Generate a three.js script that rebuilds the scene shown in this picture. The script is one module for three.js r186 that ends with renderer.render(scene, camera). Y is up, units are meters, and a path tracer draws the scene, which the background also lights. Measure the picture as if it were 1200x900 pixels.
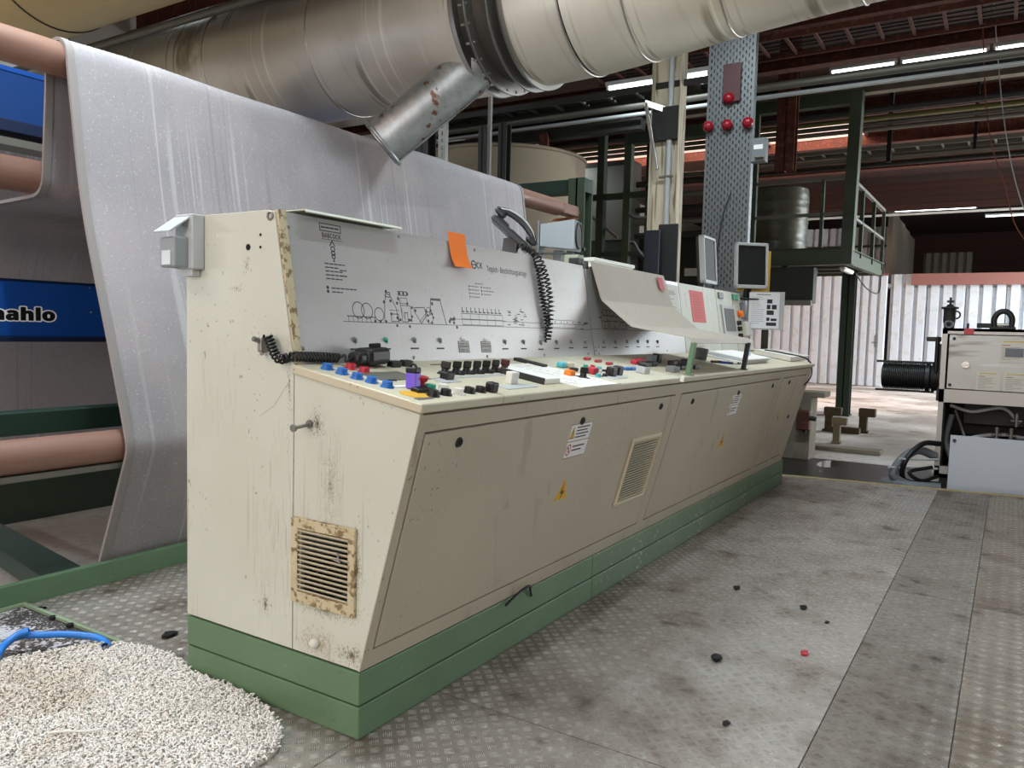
import * as THREE from 'three';
import { RoundedBoxGeometry } from 'three/addons/geometries/RoundedBoxGeometry.js';
import { mergeGeometries, toCreasedNormals } from 'three/addons/utils/BufferGeometryUtils.js';
import { RectAreaLightUniformsLib } from 'three/addons/lights/RectAreaLightUniformsLib.js';

// ------------------------------------------------------------------ camera, exposure, large lights
// x runs along the control desk (away from the viewer), y is up, z points out of the desk's front.
RectAreaLightUniformsLib.init();
const scene = new THREE.Scene();
const renderer = new THREE.WebGLRenderer({ antialias: true });
renderer.toneMapping = THREE.LinearToneMapping;
renderer.toneMappingExposure = 1.35;
renderer.shadowMap.enabled = true;
const camera = new THREE.PerspectiveCamera(2 * Math.atan(450 / 926.22) * 180 / Math.PI, 4 / 3, 0.05, 200);
camera.position.set(0, 1.3, 0);
camera.rotation.order = 'YXZ';
camera.rotation.set(-0.06795, -1.00822, 0.02555);
scene.add(camera);
scene.background = new THREE.Color(0x0b0d10);          // closed hall: next to nothing comes from outside

const TUBE = { color: new THREE.Color(0.80, 0.925, 1.0), radiance: 62 };       // cool white fluorescent tubes
const GATE = { color: new THREE.Color(0.86, 0.95, 1.0), radiance: 10.5 };        // daylight through the glazed gate on the right
const LEFTWIN = { color: new THREE.Color(1.0, 0.88, 0.82), radiance: 4.5 };      // windows behind the viewer on the left
const SKY = { color: new THREE.Color(1.0, 0.66, 0.52), radiance: 5 };         // skylights with warm, reddish daylight

// ------------------------------------------------------------------ helpers
const names = {};
function numbered(n) { const k = names[n] = (names[n] ?? -1) + 1; return k ? n + '_' + String(k).padStart(3, '0') : n; }
let seed = 7;
function rnd() { seed = (seed * 1664525 + 1013904223) >>> 0; return seed / 4294967296; }
const rr = (a, b) => a + (b - a) * rnd();
const V = (a) => new THREE.Vector3(a[0], a[1], a[2]);

function thing(name, label, category, pos = [0, 0, 0], group) {
  const o = new THREE.Group(); o.name = numbered(name); o.position.set(...pos);
  o.userData = { label, category }; if (group) o.userData.group = group;
  scene.add(o); return o;
}
function tag(o, label, category, group) {
  o.userData.label = label; o.userData.category = category; if (group) o.userData.group = group; return o;
}
function mesh(name, geo, mat, parent = scene) {
  const m = new THREE.Mesh(Array.isArray(geo) ? join(geo) : geo, mat);
  m.name = parent === scene ? numbered(name) : name; m.castShadow = m.receiveShadow = true;
  parent.add(m); return m;
}
function each(name, geos, mat, parent) { for (const g of geos) mesh(name, g, mat, parent); }
function struct(name, geo, mat) { const m = mesh(name, geo, mat); m.userData.kind = 'structure'; return m; }
// texture coordinates in metres, looking along the axis each face is turned to
function uvBox(g) {
  if (g.index) g = g.toNonIndexed();
  const p = g.attributes.position, uv = new Float32Array(p.count * 2), a = new THREE.Vector3(), b = new THREE.Vector3(), c = new THREE.Vector3();
  for (let i = 0; i < p.count; i += 3) {
    a.fromBufferAttribute(p, i); b.fromBufferAttribute(p, i + 1).sub(a); c.fromBufferAttribute(p, i + 2).sub(a); b.cross(c);
    const x = Math.abs(b.x), y = Math.abs(b.y), z = Math.abs(b.z);
    for (let k = 0; k < 3; k++) {
      const X = p.getX(i + k), Y = p.getY(i + k), Z = p.getZ(i + k), o = (i + k) * 2;
      if (y >= x && y >= z) { uv[o] = X; uv[o + 1] = Z; } else if (x >= z) { uv[o] = Z; uv[o + 1] = Y; } else { uv[o] = X; uv[o + 1] = Y; }
    }
  }
  g.setAttribute('uv', new THREE.BufferAttribute(uv, 2)); return g;
}
function clean(g) {
  if (g.index) g = g.toNonIndexed();
  for (const k of Object.keys(g.attributes)) if (!['position', 'normal', 'uv'].includes(k)) g.deleteAttribute(k);
  g.morphAttributes = {}; g.clearGroups(); return g;
}
function join(list) { return list.length === 1 ? list[0] : mergeGeometries(list.map(clean)); }
function box(w, h, d, x = 0, y = 0, z = 0) { return uvBox(new THREE.BoxGeometry(w, h, d).translate(x, y, z)); }
function rbox(w, h, d, x = 0, y = 0, z = 0, r = 0.004, s = 2) { return uvBox(new RoundedBoxGeometry(w, h, d, s, Math.min(r, w / 2.01, h / 2.01, d / 2.01)).translate(x, y, z)); }
function span(x0, x1, y0, y1, z0, z1, r) { const a = [x1 - x0, y1 - y0, z1 - z0, (x0 + x1) / 2, (y0 + y1) / 2, (z0 + z1) / 2]; return r ? rbox(...a, r) : box(...a); }
function aim(g, a, b, up = [0, 1, 0]) {                     // geometry built along +z from 0, laid from a to b
  const f = V(b).sub(V(a)).normalize(), u = V(up); let s = u.clone().cross(f);
  if (s.lengthSq() < 1e-6) s = new THREE.Vector3(1, 0, 0).cross(f);
  s.normalize(); const t = f.clone().cross(s), m = new THREE.Matrix4().makeBasis(s, t, f).setPosition(V(a));
  return g.applyMatrix4(m);
}
const dist = (a, b) => V(a).distanceTo(V(b));
function bar(a, b, w, h, r = 0) { const L = dist(a, b); return aim(r ? rbox(w, h, L, 0, 0, L / 2, r) : box(w, h, L, 0, 0, L / 2), a, b); }
function rod(a, b, r0, r1 = r0, n = 16) { const L = dist(a, b); return aim(clean(new THREE.CylinderGeometry(r1, r0, L, n).rotateX(Math.PI / 2).translate(0, 0, L / 2)), a, b); }
function iBeam(a, b, w, h, t = 0.014) {
  const L = dist(a, b);
  return join([aim(box(w, t, L, 0, h / 2 - t / 2, L / 2), a, b), aim(box(w, t, L, 0, -h / 2 + t / 2, L / 2), a, b), aim(box(t, h, L, 0, 0, L / 2), a, b)]);
}
function hose(pts, r, n = 48, k = 10) { return clean(new THREE.TubeGeometry(new THREE.CatmullRomCurve3(pts.map(V)), n, r, k, false)); }
function coil(pts, R, r, turns, k = 6) {
  const c = new THREE.CatmullRomCurve3(pts.map(V)), N = turns * 10, out = [], fr = c.computeFrenetFrames(N, false);
  for (let i = 0; i <= N; i++) { const p = c.getPointAt(i / N), a = i / 10 * 2 * Math.PI; p.addScaledVector(fr.normals[i], R * Math.cos(a)).addScaledVector(fr.binormals[i], R * Math.sin(a)); out.push(p); }
  return clean(new THREE.TubeGeometry(new THREE.CatmullRomCurve3(out), N, r, k, false));
}
function prism(poly, x0, x1, bevel = 0, holes = []) {                   // [y, z] outline, run along x
  const s = new THREE.Shape(poly.map(([y, z]) => new THREE.Vector2(-z, y)));
  for (const h of holes) s.holes.push(new THREE.Path(h.map(([y, z]) => new THREE.Vector2(-z, y))));
  const d = x1 - x0 - 2 * bevel, g = new THREE.ExtrudeGeometry(s, { depth: d, bevelEnabled: bevel > 0, bevelSize: bevel, bevelThickness: bevel, bevelOffset: -bevel, bevelSegments: 2 });
  return uvBox(g.translate(0, 0, bevel).rotateY(Math.PI / 2).translate(x0, 0, 0));
}
function sheet(path, t, x0, x1, nx = 1, wob = null) {      // a sheet of thickness t that follows [y, z] points, run along x
  const n = path.length, nor = path.map((p, i) => { const a = path[Math.max(0, i - 1)], b = path[Math.min(n - 1, i + 1)], l = Math.hypot(b[0] - a[0], b[1] - a[1]); return [-(b[1] - a[1]) / l, (b[0] - a[0]) / l]; });
  const pos = [], uv = [], idx = []; let L = 0; const run = path.map((p, i) => (L += i ? Math.hypot(p[0] - path[i - 1][0], p[1] - path[i - 1][1]) : 0));
  for (const side of [1, -1]) for (let i = 0; i < n; i++) for (let j = 0; j <= nx; j++) {
    const x = x0 + (x1 - x0) * j / nx, w = wob ? wob(x, run[i]) : 0, o = side * t / 2 + w;
    pos.push(x, path[i][0] + nor[i][0] * o, path[i][1] + nor[i][1] * o); uv.push(x, run[i]);
  }
  const W = nx + 1, H = n * W;
  for (let i = 0; i < n - 1; i++) for (let j = 0; j < nx; j++) {
    const a = i * W + j, b = a + 1, c = a + W, d = c + 1;
    idx.push(a, c, b, b, c, d, H + a, H + b, H + c, H + b, H + d, H + c);
  }
  for (let i = 0; i < n - 1; i++) for (const j of [0, nx]) { const a = i * W + j, c = a + W; j ? idx.push(a, c, H + a, c, H + c, H + a) : idx.push(a, H + a, c, c, H + a, H + c); }
  for (let j = 0; j < nx; j++) for (const i of [0, n - 1]) { const a = i * W + j, b = a + 1; i ? idx.push(a, H + a, b, b, H + a, H + b) : idx.push(a, b, H + a, b, H + b, H + a); }
  const g = new THREE.BufferGeometry(); g.setAttribute('position', new THREE.Float32BufferAttribute(pos, 3)); g.setAttribute('uv', new THREE.Float32BufferAttribute(uv, 2)); g.setIndex(idx);
  return clean(toCreasedNormals(g, 0.6));
}
function smooth(pts, n) { const c = new THREE.CatmullRomCurve3(pts.map(([y, z]) => new THREE.Vector3(0, y, z)), false, 'centripetal'); return c.getSpacedPoints(n).map((p) => [p.y, p.z]); }

// ------------------------------------------------------------------ noise and textures
function hash(x, y, s) { let h = (x * 374761393 + y * 668265263 + s * 974711) | 0; h = Math.imul(h ^ (h >>> 13), 1274126177); return ((h ^ (h >>> 16)) >>> 0) / 4294967296; }
function vn(u, v, fx, fy, s) {                              // value noise, periodic on the unit square
  const x = u * fx, y = v * fy, x0 = Math.floor(x), y0 = Math.floor(y), a = x - x0, b = y - y0, sa = a * a * (3 - 2 * a), sb = b * b * (3 - 2 * b);
  const m = (k, f) => ((k % f) + f) % f, A = m(x0, fx), B = m(x0 + 1, fx), C = m(y0, fy), D = m(y0 + 1, fy);
  const p = hash(A, C, s), q = hash(B, C, s), r = hash(A, D, s), t = hash(B, D, s);
  return p + (q - p) * sa + (r - p + (p - q - r + t) * sa) * sb;
}
function fbm(u, v, f, o, s, g = f) { let r = 0, w = 0.5, t = 0; for (let i = 0; i < o; i++) { r += w * vn(u, v, f << i, g << i, s + i * 17); t += w; w *= 0.55; } return r / t; }
const clamp = (x, a = 0, b = 1) => Math.min(b, Math.max(a, x)), mix = (a, b, t) => a + (b - a) * t, step = (a, b, x) => { const t = clamp((x - a) / (b - a)); return t * t * (3 - 2 * t); };
const mix3 = (a, b, t) => [mix(a[0], b[0], t), mix(a[1], b[1], t), mix(a[2], b[2], t)];
function finish(t, size, srgb) { t.wrapS = t.wrapT = THREE.RepeatWrapping; t.repeat.set(1 / size[0], 1 / size[1]); t.magFilter = THREE.LinearFilter; if (srgb) t.colorSpace = THREE.SRGBColorSpace; t.needsUpdate = true; return t; }
function colorTex(w, h, size, fn) {
  const d = new Uint8Array(w * h * 4);
  for (let j = 0, k = 0; j < h; j++) for (let i = 0; i < w; i++, k += 4) { const c = fn(i / w, j / h); d[k] = clamp(c[0], 0, 255); d[k + 1] = clamp(c[1], 0, 255); d[k + 2] = clamp(c[2], 0, 255); d[k + 3] = 255; }
  return finish(new THREE.DataTexture(d, w, h), size, true);
}
function greyTex(w, h, size, fn) {
  const d = new Uint8Array(w * h * 4);
  for (let j = 0, k = 0; j < h; j++) for (let i = 0; i < w; i++, k += 4) { d[k] = d[k + 1] = d[k + 2] = clamp(fn(i / w, j / h)) * 255; d[k + 3] = 255; }
  return finish(new THREE.DataTexture(d, w, h), size, false);
}
function canvasTex(w, h, draw) { const c = document.createElement('canvas'); c.width = w; c.height = h; draw(c.getContext('2d'), w, h); const t = new THREE.CanvasTexture(c); t.colorSpace = THREE.SRGBColorSpace; t.magFilter = THREE.LinearFilter; return t; }
const std = (o) => new THREE.MeshStandardMaterial(o);

// cream machine paint: small dents, dark specks, thin run marks
const paintTex = colorTex(1024, 1024, [1.4, 1.4], (u, v) => {
  let c = mix3([202, 205, 192], [191, 193, 178], fbm(u, v, 5, 5, 3));
  const sp = fbm(u, v, 90, 2, 11), cl = fbm(u, v, 7, 3, 5);
  c = mix3(c, [112, 104, 88], step(0.80, 0.9, sp) * step(0.45, 0.65, cl) * 0.5);
  const run = vn(u, v, 150, 4, 21) * vn(u, v, 22, 3, 23); c = mix3(c, [140, 132, 112], step(0.58, 0.8, run) * 0.35);
  return c;
});
const doorTex = colorTex(1024, 1024, [1.4, 1.4], (u, v) => {  // same cream paint toned browner: dirt film plus shade put into the colour
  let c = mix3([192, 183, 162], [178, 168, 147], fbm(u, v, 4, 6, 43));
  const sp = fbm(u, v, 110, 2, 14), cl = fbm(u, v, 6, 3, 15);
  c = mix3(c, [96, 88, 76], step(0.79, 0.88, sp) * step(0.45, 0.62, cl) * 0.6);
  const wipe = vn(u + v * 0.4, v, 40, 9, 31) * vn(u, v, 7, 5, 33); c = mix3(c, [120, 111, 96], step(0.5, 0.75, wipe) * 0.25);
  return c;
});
const greenFn = (chips) => (u, v) => {
  let c = mix3([102, 132, 100], [90, 118, 88], fbm(u, v, 6, 5, 51));
  const a = fbm(u, v, 44, 3, 52), b = fbm(u, v, 5, 3, 53);
  c = mix3(c, [178, 186, 160], step(0.67, 0.71, a * 0.72 + b * chips) * 0.8);
  c = mix3(c, [70, 70, 54], step(0.82, 0.92, fbm(u, v, 60, 2, 57)) * 0.35);
  return c;
};
const greenTex = colorTex(512, 512, [1.0, 1.0], greenFn(0.10));
const greenChipTex = colorTex(1024, 1024, [1.0, 1.0], greenFn(0.34));

// five-bar aluminium tread plate: groups of five lens-shaped bars on a 63.5 mm lattice, both diagonals
const CELL = 0.0635, NC = 8;
function barHeight(U, W) {                                  // metres in, 0..1 out
  let best = 0;
  for (let k = 0; k < 2; k++) {
    const o = k * CELL / 2; let x = ((U - o) % CELL + CELL) % CELL, y = ((W - o) % CELL + CELL) % CELL;
    if (x > CELL / 2) x -= CELL; if (y > CELL / 2) y -= CELL;
    const s = (x + y) * Math.SQRT1_2, t = (x - y) * Math.SQRT1_2, along = k ? t : s, across = k ? s : t;
    const i = Math.round(across / 0.0062); if (Math.abs(i) > 2) continue;
    const a = Math.abs(along) / 0.0155, w = 0.0021 * Math.sqrt(Math.max(0, 1 - a * a)), d = Math.abs(across - i * 0.0062);
    if (w > 0) best = Math.max(best, 1 - step(w * 0.35, w + 0.0005, d));
  }
  return best;
}
const barMap = new Float32Array(1024 * 1024);
for (let j = 0; j < 1024; j++) for (let i = 0; i < 1024; i++) barMap[j * 1024 + i] = barHeight(i / 1024 * NC * CELL, j / 1024 * NC * CELL);
const barAt = (u, v) => barMap[Math.floor(v * 1024) * 1024 + Math.floor(u * 1024)];
const TS = [NC * CELL, NC * CELL];
const treadBump = greyTex(1024, 1024, TS, (u, v) => barAt(u, v) * 0.85 + fbm(u, v, 64, 3, 71) * 0.15);
const treadColor = colorTex(1024, 1024, TS, (u, v) => {
  const b = barAt(u, v), n = fbm(u, v, 24, 5, 73), c = mix3([184, 175, 164], [222, 214, 204], n);
  return mix3(mix3(c, [96, 90, 83], 0.42), [246, 243, 238], b * 0.85);
});
const treadRough = greyTex(1024, 1024, TS, (u, v) => mix(0.56, 0.27, barAt(u, v)) + (fbm(u, v, 30, 4, 77) - 0.5) * 0.3);

const concreteTex = colorTex(1024, 1024, [5, 5], (u, v) => {
  const n = fbm(u, v, 4, 7, 81), g = fbm(u, v, 120, 2, 83); let c = mix3([150, 143, 134], [214, 211, 206], step(0.25, 0.75, n));
  c = mix3(c, [104, 92, 76], step(0.6, 0.78, fbm(u, v, 11, 5, 85)) * 0.6); return mix3(c, [120, 112, 100], step(0.6, 0.9, g) * 0.4);
});
const rawTex = colorTex(512, 512, [1.2, 1.2], (u, v) => mix3([104, 96, 82], [150, 142, 126], fbm(u, v, 6, 6, 88)));
const fabricTex = colorTex(1024, 1024, [1.6, 2.4], (u, v) => {
  let c = mix3([150, 145, 147], [166, 160, 161], fbm(u, v, 6, 5, 91));
  const wv = 0.5 + 0.5 * Math.sin((u * 160 + Math.sin(v * 2 * Math.PI * 40) * 0.35) * 2 * Math.PI); c = mix3(c, [140, 137, 141], wv * 0.35);
  c = mix3(c, [112, 107, 109], (vn(u, v, 500, 600, 90) - 0.35) * 0.35); c = mix3(c, [186, 172, 168], step(0.45, 0.7, fbm(u, v, 3, 4, 92)) * 0.3);
  const st = vn(u, v, 130, 3, 93) * vn(u, v, 17, 2, 94); c = mix3(c, [214, 212, 213], step(0.45, 0.75, st) * 0.4);
  const dk = vn(u, v, 80, 2, 97) * vn(u, v, 9, 2, 98); c = mix3(c, [132, 129, 133], step(0.45, 0.7, dk) * 0.5);
  const sp = hash(Math.floor(u * 300), Math.floor(v * 420), 96); c = mix3(c, [238, 236, 236], sp > 0.988 ? 0.35 : 0);
  return c;
});
const fabricBump = greyTex(512, 512, [0.2, 0.2], (u, v) => 0.5 + 0.28 * Math.sin((u * 20 + 0.3 * Math.sin(v * 2 * Math.PI * 10)) * 2 * Math.PI) * Math.sin(v * 40 * Math.PI) + 0.3 * (fbm(u, v, 60, 2, 99) - 0.5));
const ductRough = greyTex(1024, 512, [3, 3], (u, v) => 0.26 + 0.25 * fbm(u, v, 6, 5, 101) + 0.12 * vn(u, v, 3, 140, 103));
const ductTex = colorTex(1024, 1024, [3, 3], (u, v) => {
  let c = mix3([226, 221, 210], [196, 188, 174], fbm(u, v, 5, 5, 105));
  c = mix3(c, [128, 112, 86], step(0.62, 0.8, fbm(u, v, 9, 5, 107)) * 0.55);
  const drip = vn(u, v, 6, 170, 109) * vn(u, v, 3, 24, 111); c = mix3(c, [120, 110, 96], step(0.42, 0.7, vn(u, v, 9, 120, 119) * vn(u, v, 4, 14, 127)) * 0.55); return mix3(c, [240, 237, 230], step(0.45, 0.72, drip) * 0.6);
});
const ductBump = greyTex(512, 512, [3, 3], (u, v) => fbm(u, v, 5, 4, 113));
const galvTex = colorTex(512, 512, [0.6, 0.6], (u, v) => {
  let c = mix3([150, 154, 156], [190, 194, 196], fbm(u, v, 14, 4, 115)); c = mix3(c, [104, 64, 44], step(0.63, 0.72, fbm(u, v, 6, 5, 117)) * 0.8); return c;
});
const rustTex = colorTex(512, 512, [1, 1], (u, v) => mix3(mix3([96, 44, 30], [66, 34, 26], fbm(u, v, 6, 5, 121)), [134, 92, 66], step(0.58, 0.75, fbm(u, v, 20, 4, 123)) * 0.5));
const boardTex = colorTex(512, 512, [2.4, 2.4], (u, v) => { const k = Math.floor(v * 12), e = Math.abs(v * 12 - k - 0.5); return mix3(mix3([66, 36, 27], [88, 50, 36], hash(k, 3, 9) * 0.5 + 0.5 * fbm(u, v, 3, 5, 125, 30)), [40, 20, 14], step(0.44, 0.5, e)); });
const rollTex = colorTex(512, 512, [1, 0.54], (u, v) => { let c = mix3([150, 112, 96], [124, 92, 78], fbm(u, v, 6, 5, 131)); const s = vn(u * 0.7 + v, v, 30, 8, 133) * vn(u, v, 9, 9, 135); return mix3(c, [196, 176, 164], step(0.5, 0.72, s) * 0.6); });
const dirtyCream = colorTex(512, 512, [0.4, 0.4], (u, v) => mix3(mix3([200, 190, 160], [182, 168, 132], fbm(u, v, 6, 5, 141)), [104, 84, 52], step(0.52, 0.72, fbm(u, v, 24, 4, 143)) * 0.8));
const steelWhiteTex = colorTex(512, 512, [0.8, 2], (u, v) => mix3(mix3([216, 208, 188], [190, 178, 152], fbm(u, v, 6, 5, 151)), [110, 92, 66], step(0.6, 0.85, vn(u, v, 26, 3, 153) * vn(u, v, 60, 8, 155) * 1.6) * 0.6));
const corrTex = colorTex(512, 512, [2, 2], (u, v) => mix3(mix3([198, 207, 216], [216, 222, 228], fbm(u, v, 4, 5, 161)), [176, 170, 156], step(0.55, 0.75, fbm(u, v, 12, 4, 163)) * 0.3));

const M = {
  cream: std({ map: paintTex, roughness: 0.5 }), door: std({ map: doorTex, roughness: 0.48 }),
  green: std({ map: greenTex, roughness: 0.5 }), greenChip: std({ map: greenChipTex, roughness: 0.5 }),
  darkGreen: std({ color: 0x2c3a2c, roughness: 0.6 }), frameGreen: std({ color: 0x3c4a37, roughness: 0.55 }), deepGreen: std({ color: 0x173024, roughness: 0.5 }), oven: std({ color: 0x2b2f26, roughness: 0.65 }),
  concrete: std({ map: concreteTex, roughness: 0.85 }), raw: std({ map: rawTex, roughness: 0.95 }),
  fabric: std({ map: fabricTex, bumpMap: fabricBump, bumpScale: 0.0015, roughness: 0.78 }), hem: std({ color: 0x8d8683, roughness: 0.9 }),
  duct: std({ map: ductTex, metalness: 0.62, roughnessMap: ductRough, roughness: 1, bumpMap: ductBump, bumpScale: 0.012 }), ductWarm: std({ color: 0xb8a070, metalness: 0.75, roughness: 0.4 }), band: std({ color: 0x55524d, metalness: 0.8, roughness: 0.5 }),
  galv: std({ map: galvTex, metalness: 0.85, roughness: 0.45 }), rust: std({ map: rustTex, roughness: 0.8 }), board: std({ map: boardTex, color: 0xc0b0a8, roughness: 0.8 }),
  roll: std({ map: rollTex, roughness: 0.5 }), dirty: std({ map: dirtyCream, roughness: 0.7 }), slat: std({ color: 0xbdb49a, roughness: 0.6 }), column: std({ map: steelWhiteTex, roughness: 0.7 }),
  black: std({ color: 0x121212, roughness: 0.45 }), matte: std({ color: 0x0e0e0e, roughness: 0.85 }), grey: std({ color: 0x6c7073, roughness: 0.5 }), lightGrey: std({ color: 0xb4b8b8, roughness: 0.5 }),
  steel: std({ color: 0xb8b6b0, metalness: 1, roughness: 0.35 }), dullSteel: std({ color: 0x8f8d88, metalness: 0.9, roughness: 0.5 }), pipe: std({ color: 0x77756c, metalness: 0.5, roughness: 0.5 }), pipeDark: std({ color: 0x24241f, roughness: 0.6 }),
  white: std({ color: 0xdad8d0, roughness: 0.5 }), paper: std({ color: 0xe4e2dc, roughness: 0.8 }), blue: std({ color: 0x0f4694, roughness: 0.35 }), navy: std({ color: 0x0a1c3c, roughness: 0.5 }),
  red: std({ color: 0xa02028, roughness: 0.4 }), btnBlue: std({ color: 0x1f66b4, roughness: 0.4 }), btnRed: std({ color: 0xb42c3a, roughness: 0.4 }), btnGreen: std({ color: 0x1f8f72, roughness: 0.4 }), cyan: std({ color: 0x4fb0b8, roughness: 0.4 }), orange: std({ color: 0xf07a20, roughness: 0.7 }), purple: std({ color: 0x7a5fd8, roughness: 0.35 }), yellow: std({ color: 0xd6a52a, roughness: 0.6 }), beige: std({ color: 0xcdc2a6, roughness: 0.5 }),
  hoseBlue: std({ color: 0x2f7fd6, roughness: 0.4 }), corr: std({ map: corrTex, roughness: 0.5, metalness: 0.2 }), corrDull: std({ color: 0x655c50, roughness: 0.5, metalness: 0.3 }), mauve: std({ color: 0x8a5c54, roughness: 0.7 }), yellowEdge: std({ color: 0x94845a, roughness: 0.8 }),
  glass: new THREE.MeshPhysicalMaterial({ color: 0xffffff, transmission: 1, roughness: 0.05, thickness: 0 }), tubeGlow: std({ color: 0xffffff, emissive: new THREE.Color(0.95, 0.99, 1), emissiveIntensity: 5 }),
  skyGlow: std({ color: 0xffffff, emissive: SKY.color, emissiveIntensity: 0.65 }), housing: std({ color: 0xc9cccb, roughness: 0.5 }), dark: std({ color: 0x1a1714, roughness: 0.9 }), wallDark: std({ color: 0xa8a298, roughness: 0.9 }), plasterWhite: std({ color: 0xdedcd4, roughness: 0.8 }), tank: std({ map: colorTex(512, 512, [2, 2], (u, v) => mix3(mix3([156, 141, 117], [130, 116, 94], fbm(u, v, 5, 6, 171)), [110, 90, 64], step(0.6, 0.8, fbm(u, v, 14, 4, 173)) * 0.6)), roughness: 0.6 }),
};

// ------------------------------------------------------------------ lamps
function areaLight(pos, towards, w, h, color, radiance) {
  const l = new THREE.RectAreaLight(color, radiance, w, h); l.position.set(...pos); l.lookAt(...towards); scene.add(l); return l;
}
// a batten with one tube that runs along z or x
function batten(label, c, len, axis = 'z', k = 1, group, sideways = false) {
  const o = thing('fluorescent_lamp', label, 'lamp', c, group), along = (g) => axis === 'z' ? g : g.rotateY(Math.PI / 2);
  mesh('housing', along(rbox(0.11, 0.055, len, 0, 0.055, 0, 0.008)), M.housing, o);
  mesh('tube', along(clean(new THREE.CapsuleGeometry(0.019, len - 0.1, 4, 12).rotateX(Math.PI / 2))), M.tubeGlow, o);
  for (const s of [-1, 1]) mesh('end_cap', along(rbox(0.05, 0.06, 0.035, 0, 0.012, s * (len / 2 - 0.02), 0.006)), M.housing, o);
  if (!sideways) for (const s of [-1, 1]) mesh('hanger', along(rod([0, 0.07, s * len * 0.32], [0, 6.5 - c[1], s * len * 0.32], 0.006, 0.006, 6)), M.pipeDark, o);
  const w = axis === 'z' ? 0.09 : len - 0.1, h = axis === 'z' ? len - 0.1 : 0.09;
  if (sideways) { o.rotation.z = Math.PI / 2; const q = areaLight([c[0] + 0.025, c[1], c[2]], [c[0] + 1, c[1], c[2]], len - 0.1, 0.09, TUBE.color, TUBE.radiance * k); mesh('stand', bar([0, 0.07, 0], [-(c[1] + 0.3), 0.07, 0], 0.05, 0.05), M.frameGreen, o); return q && o; }
  const l = areaLight([c[0], c[1] - 0.025, c[2]], [c[0], c[1] - 1, c[2]], w, h, TUBE.color, TUBE.radiance * k);
  l.rotation.set(-Math.PI / 2, 0, 0);
  return o;
}

// the lamps: two rows over the near end of the hall, the rows one sees, and a few added fill lamps
const FG = -0.3;                                            // hall floor; the walkway deck is at 0
batten('fluorescent batten high behind the viewer beside the hanging web', [-1.9, 4.6, -3.4], 1.6, 'z', 0.7);
batten('fluorescent batten high behind the viewer above the carpet offcut', [-1.9, 4.6, -1.4], 1.6, 'z', 0.8);
batten('added unseen fill light on a stand left of the picture beyond the roller ends', [-0.6, 1.5, -5.3], 1.6, 'z', 0.8, undefined, true);  // unseen lamp added to brighten the rear web and its underside
batten('fluorescent batten high above the near end of the control desk', [2.2, 4.9, -1.0], 1.6, 'x', 2.0);
batten('fluorescent batten above the web in front of the silver duct', [1.9, 4.5, -3.5], 1.6, 'z', 4);
batten('added fluorescent fill batten over the far side of the walkway behind the viewer', [-0.6, 4.8, 3.6], 1.6, 'x', 3.2);  // added fill lamp, lifts the desk front and the web
batten('added fluorescent fill batten over the far side of the walkway right of the viewer', [4.2, 4.8, 4.2], 1.6, 'x', 0.9);  // second fill lamp, also added out of view
batten('fluorescent batten above the walkway beyond the silver duct', [6.9, 5.1, -1.8], 3.0, 'z', 2.4);
batten('fluorescent batten above the blue measuring frames at the left', [1.2, 4.9, -6.4], 1.6, 'z', 0.9);
batten('bright fluorescent tube left of the perforated cable channel under the silver duct', [10, 4.62, -4.17], 1.45, 'z', 0.6);
for (const [x, z, l, k, lab] of [[14, -2.3, 1.0, 0.6, 'first'], [14, -1.15, 1.2, 0.6, 'second'], [14, 0.25, 1.5, 1, 'third']]) batten(lab + ' fluorescent tube from the left in the long row beneath the cable ladder', [x, 5.65, z], l, 'z', k);
for (const [x, z, lab] of [[21, 3.4, 'near'], [24.5, 3.6, 'middle'], [27.5, 4.2, 'far']]) batten(lab + ' fluorescent lamp over the white concrete bay right of the machine', [x, 5.4, z], 3.0, 'z', 7);
batten('long fluorescent tube in the dark bay above the mauve beam', [33, 6.1, -2.8], 2.9, 'z', 0.2);
batten('short fluorescent tube at the right edge of the picture in the dark bay', [33, 5.76, -0.3], 1.6, 'z', 0.2);
batten('lamp behind the blue frames lighting the white partition', [6, 5.2, -8.0], 2.0, 'x', 1.2);
batten('lamp behind the tank lighting the white partition', [14.5, 4.9, -8.2], 2.0, 'x', 0.8);

// skylights in the roof
const ROOF = 6.5;
[[19.0, 23.0, -11.6, -8.5], [19.0, 23.0, -8.3, -6.0], [19.0, 23.0, -5.8, -3.45], [18.6, 21.6, 4.4, 7.0], [18.6, 21.6, 7.2, 9.8], [-4.5, -2.0, -7.5, -3.5]].forEach(([x0, x1, z0, z1], i) => {
  const w = struct('window', [span(x0, x1, ROOF - 0.03, ROOF - 0.005, z0, z1)], M.skyGlow); w.name = 'window_' + (i + 1);
  mesh('window_frame', [span(x0 - 0.06, x0, ROOF - 0.08, ROOF, z0, z1), span(x1, x1 + 0.06, ROOF - 0.08, ROOF, z0, z1), span(x0 - 0.06, x1 + 0.06, ROOF - 0.08, ROOF, z0 - 0.06, z0), span(x0 - 0.06, x1 + 0.06, ROOF - 0.08, ROOF, z1, z1 + 0.06)], M.rust, w);
  const l = areaLight([(x0 + x1) / 2, ROOF - 0.05, (z0 + z1) / 2], [0, 0, 0], x1 - x0, z1 - z0, SKY.color, SKY.radiance * [1, 1, 1, 2, 2.4, 0.7][i]); l.rotation.set(-Math.PI / 2, 0, 0);
});

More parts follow.
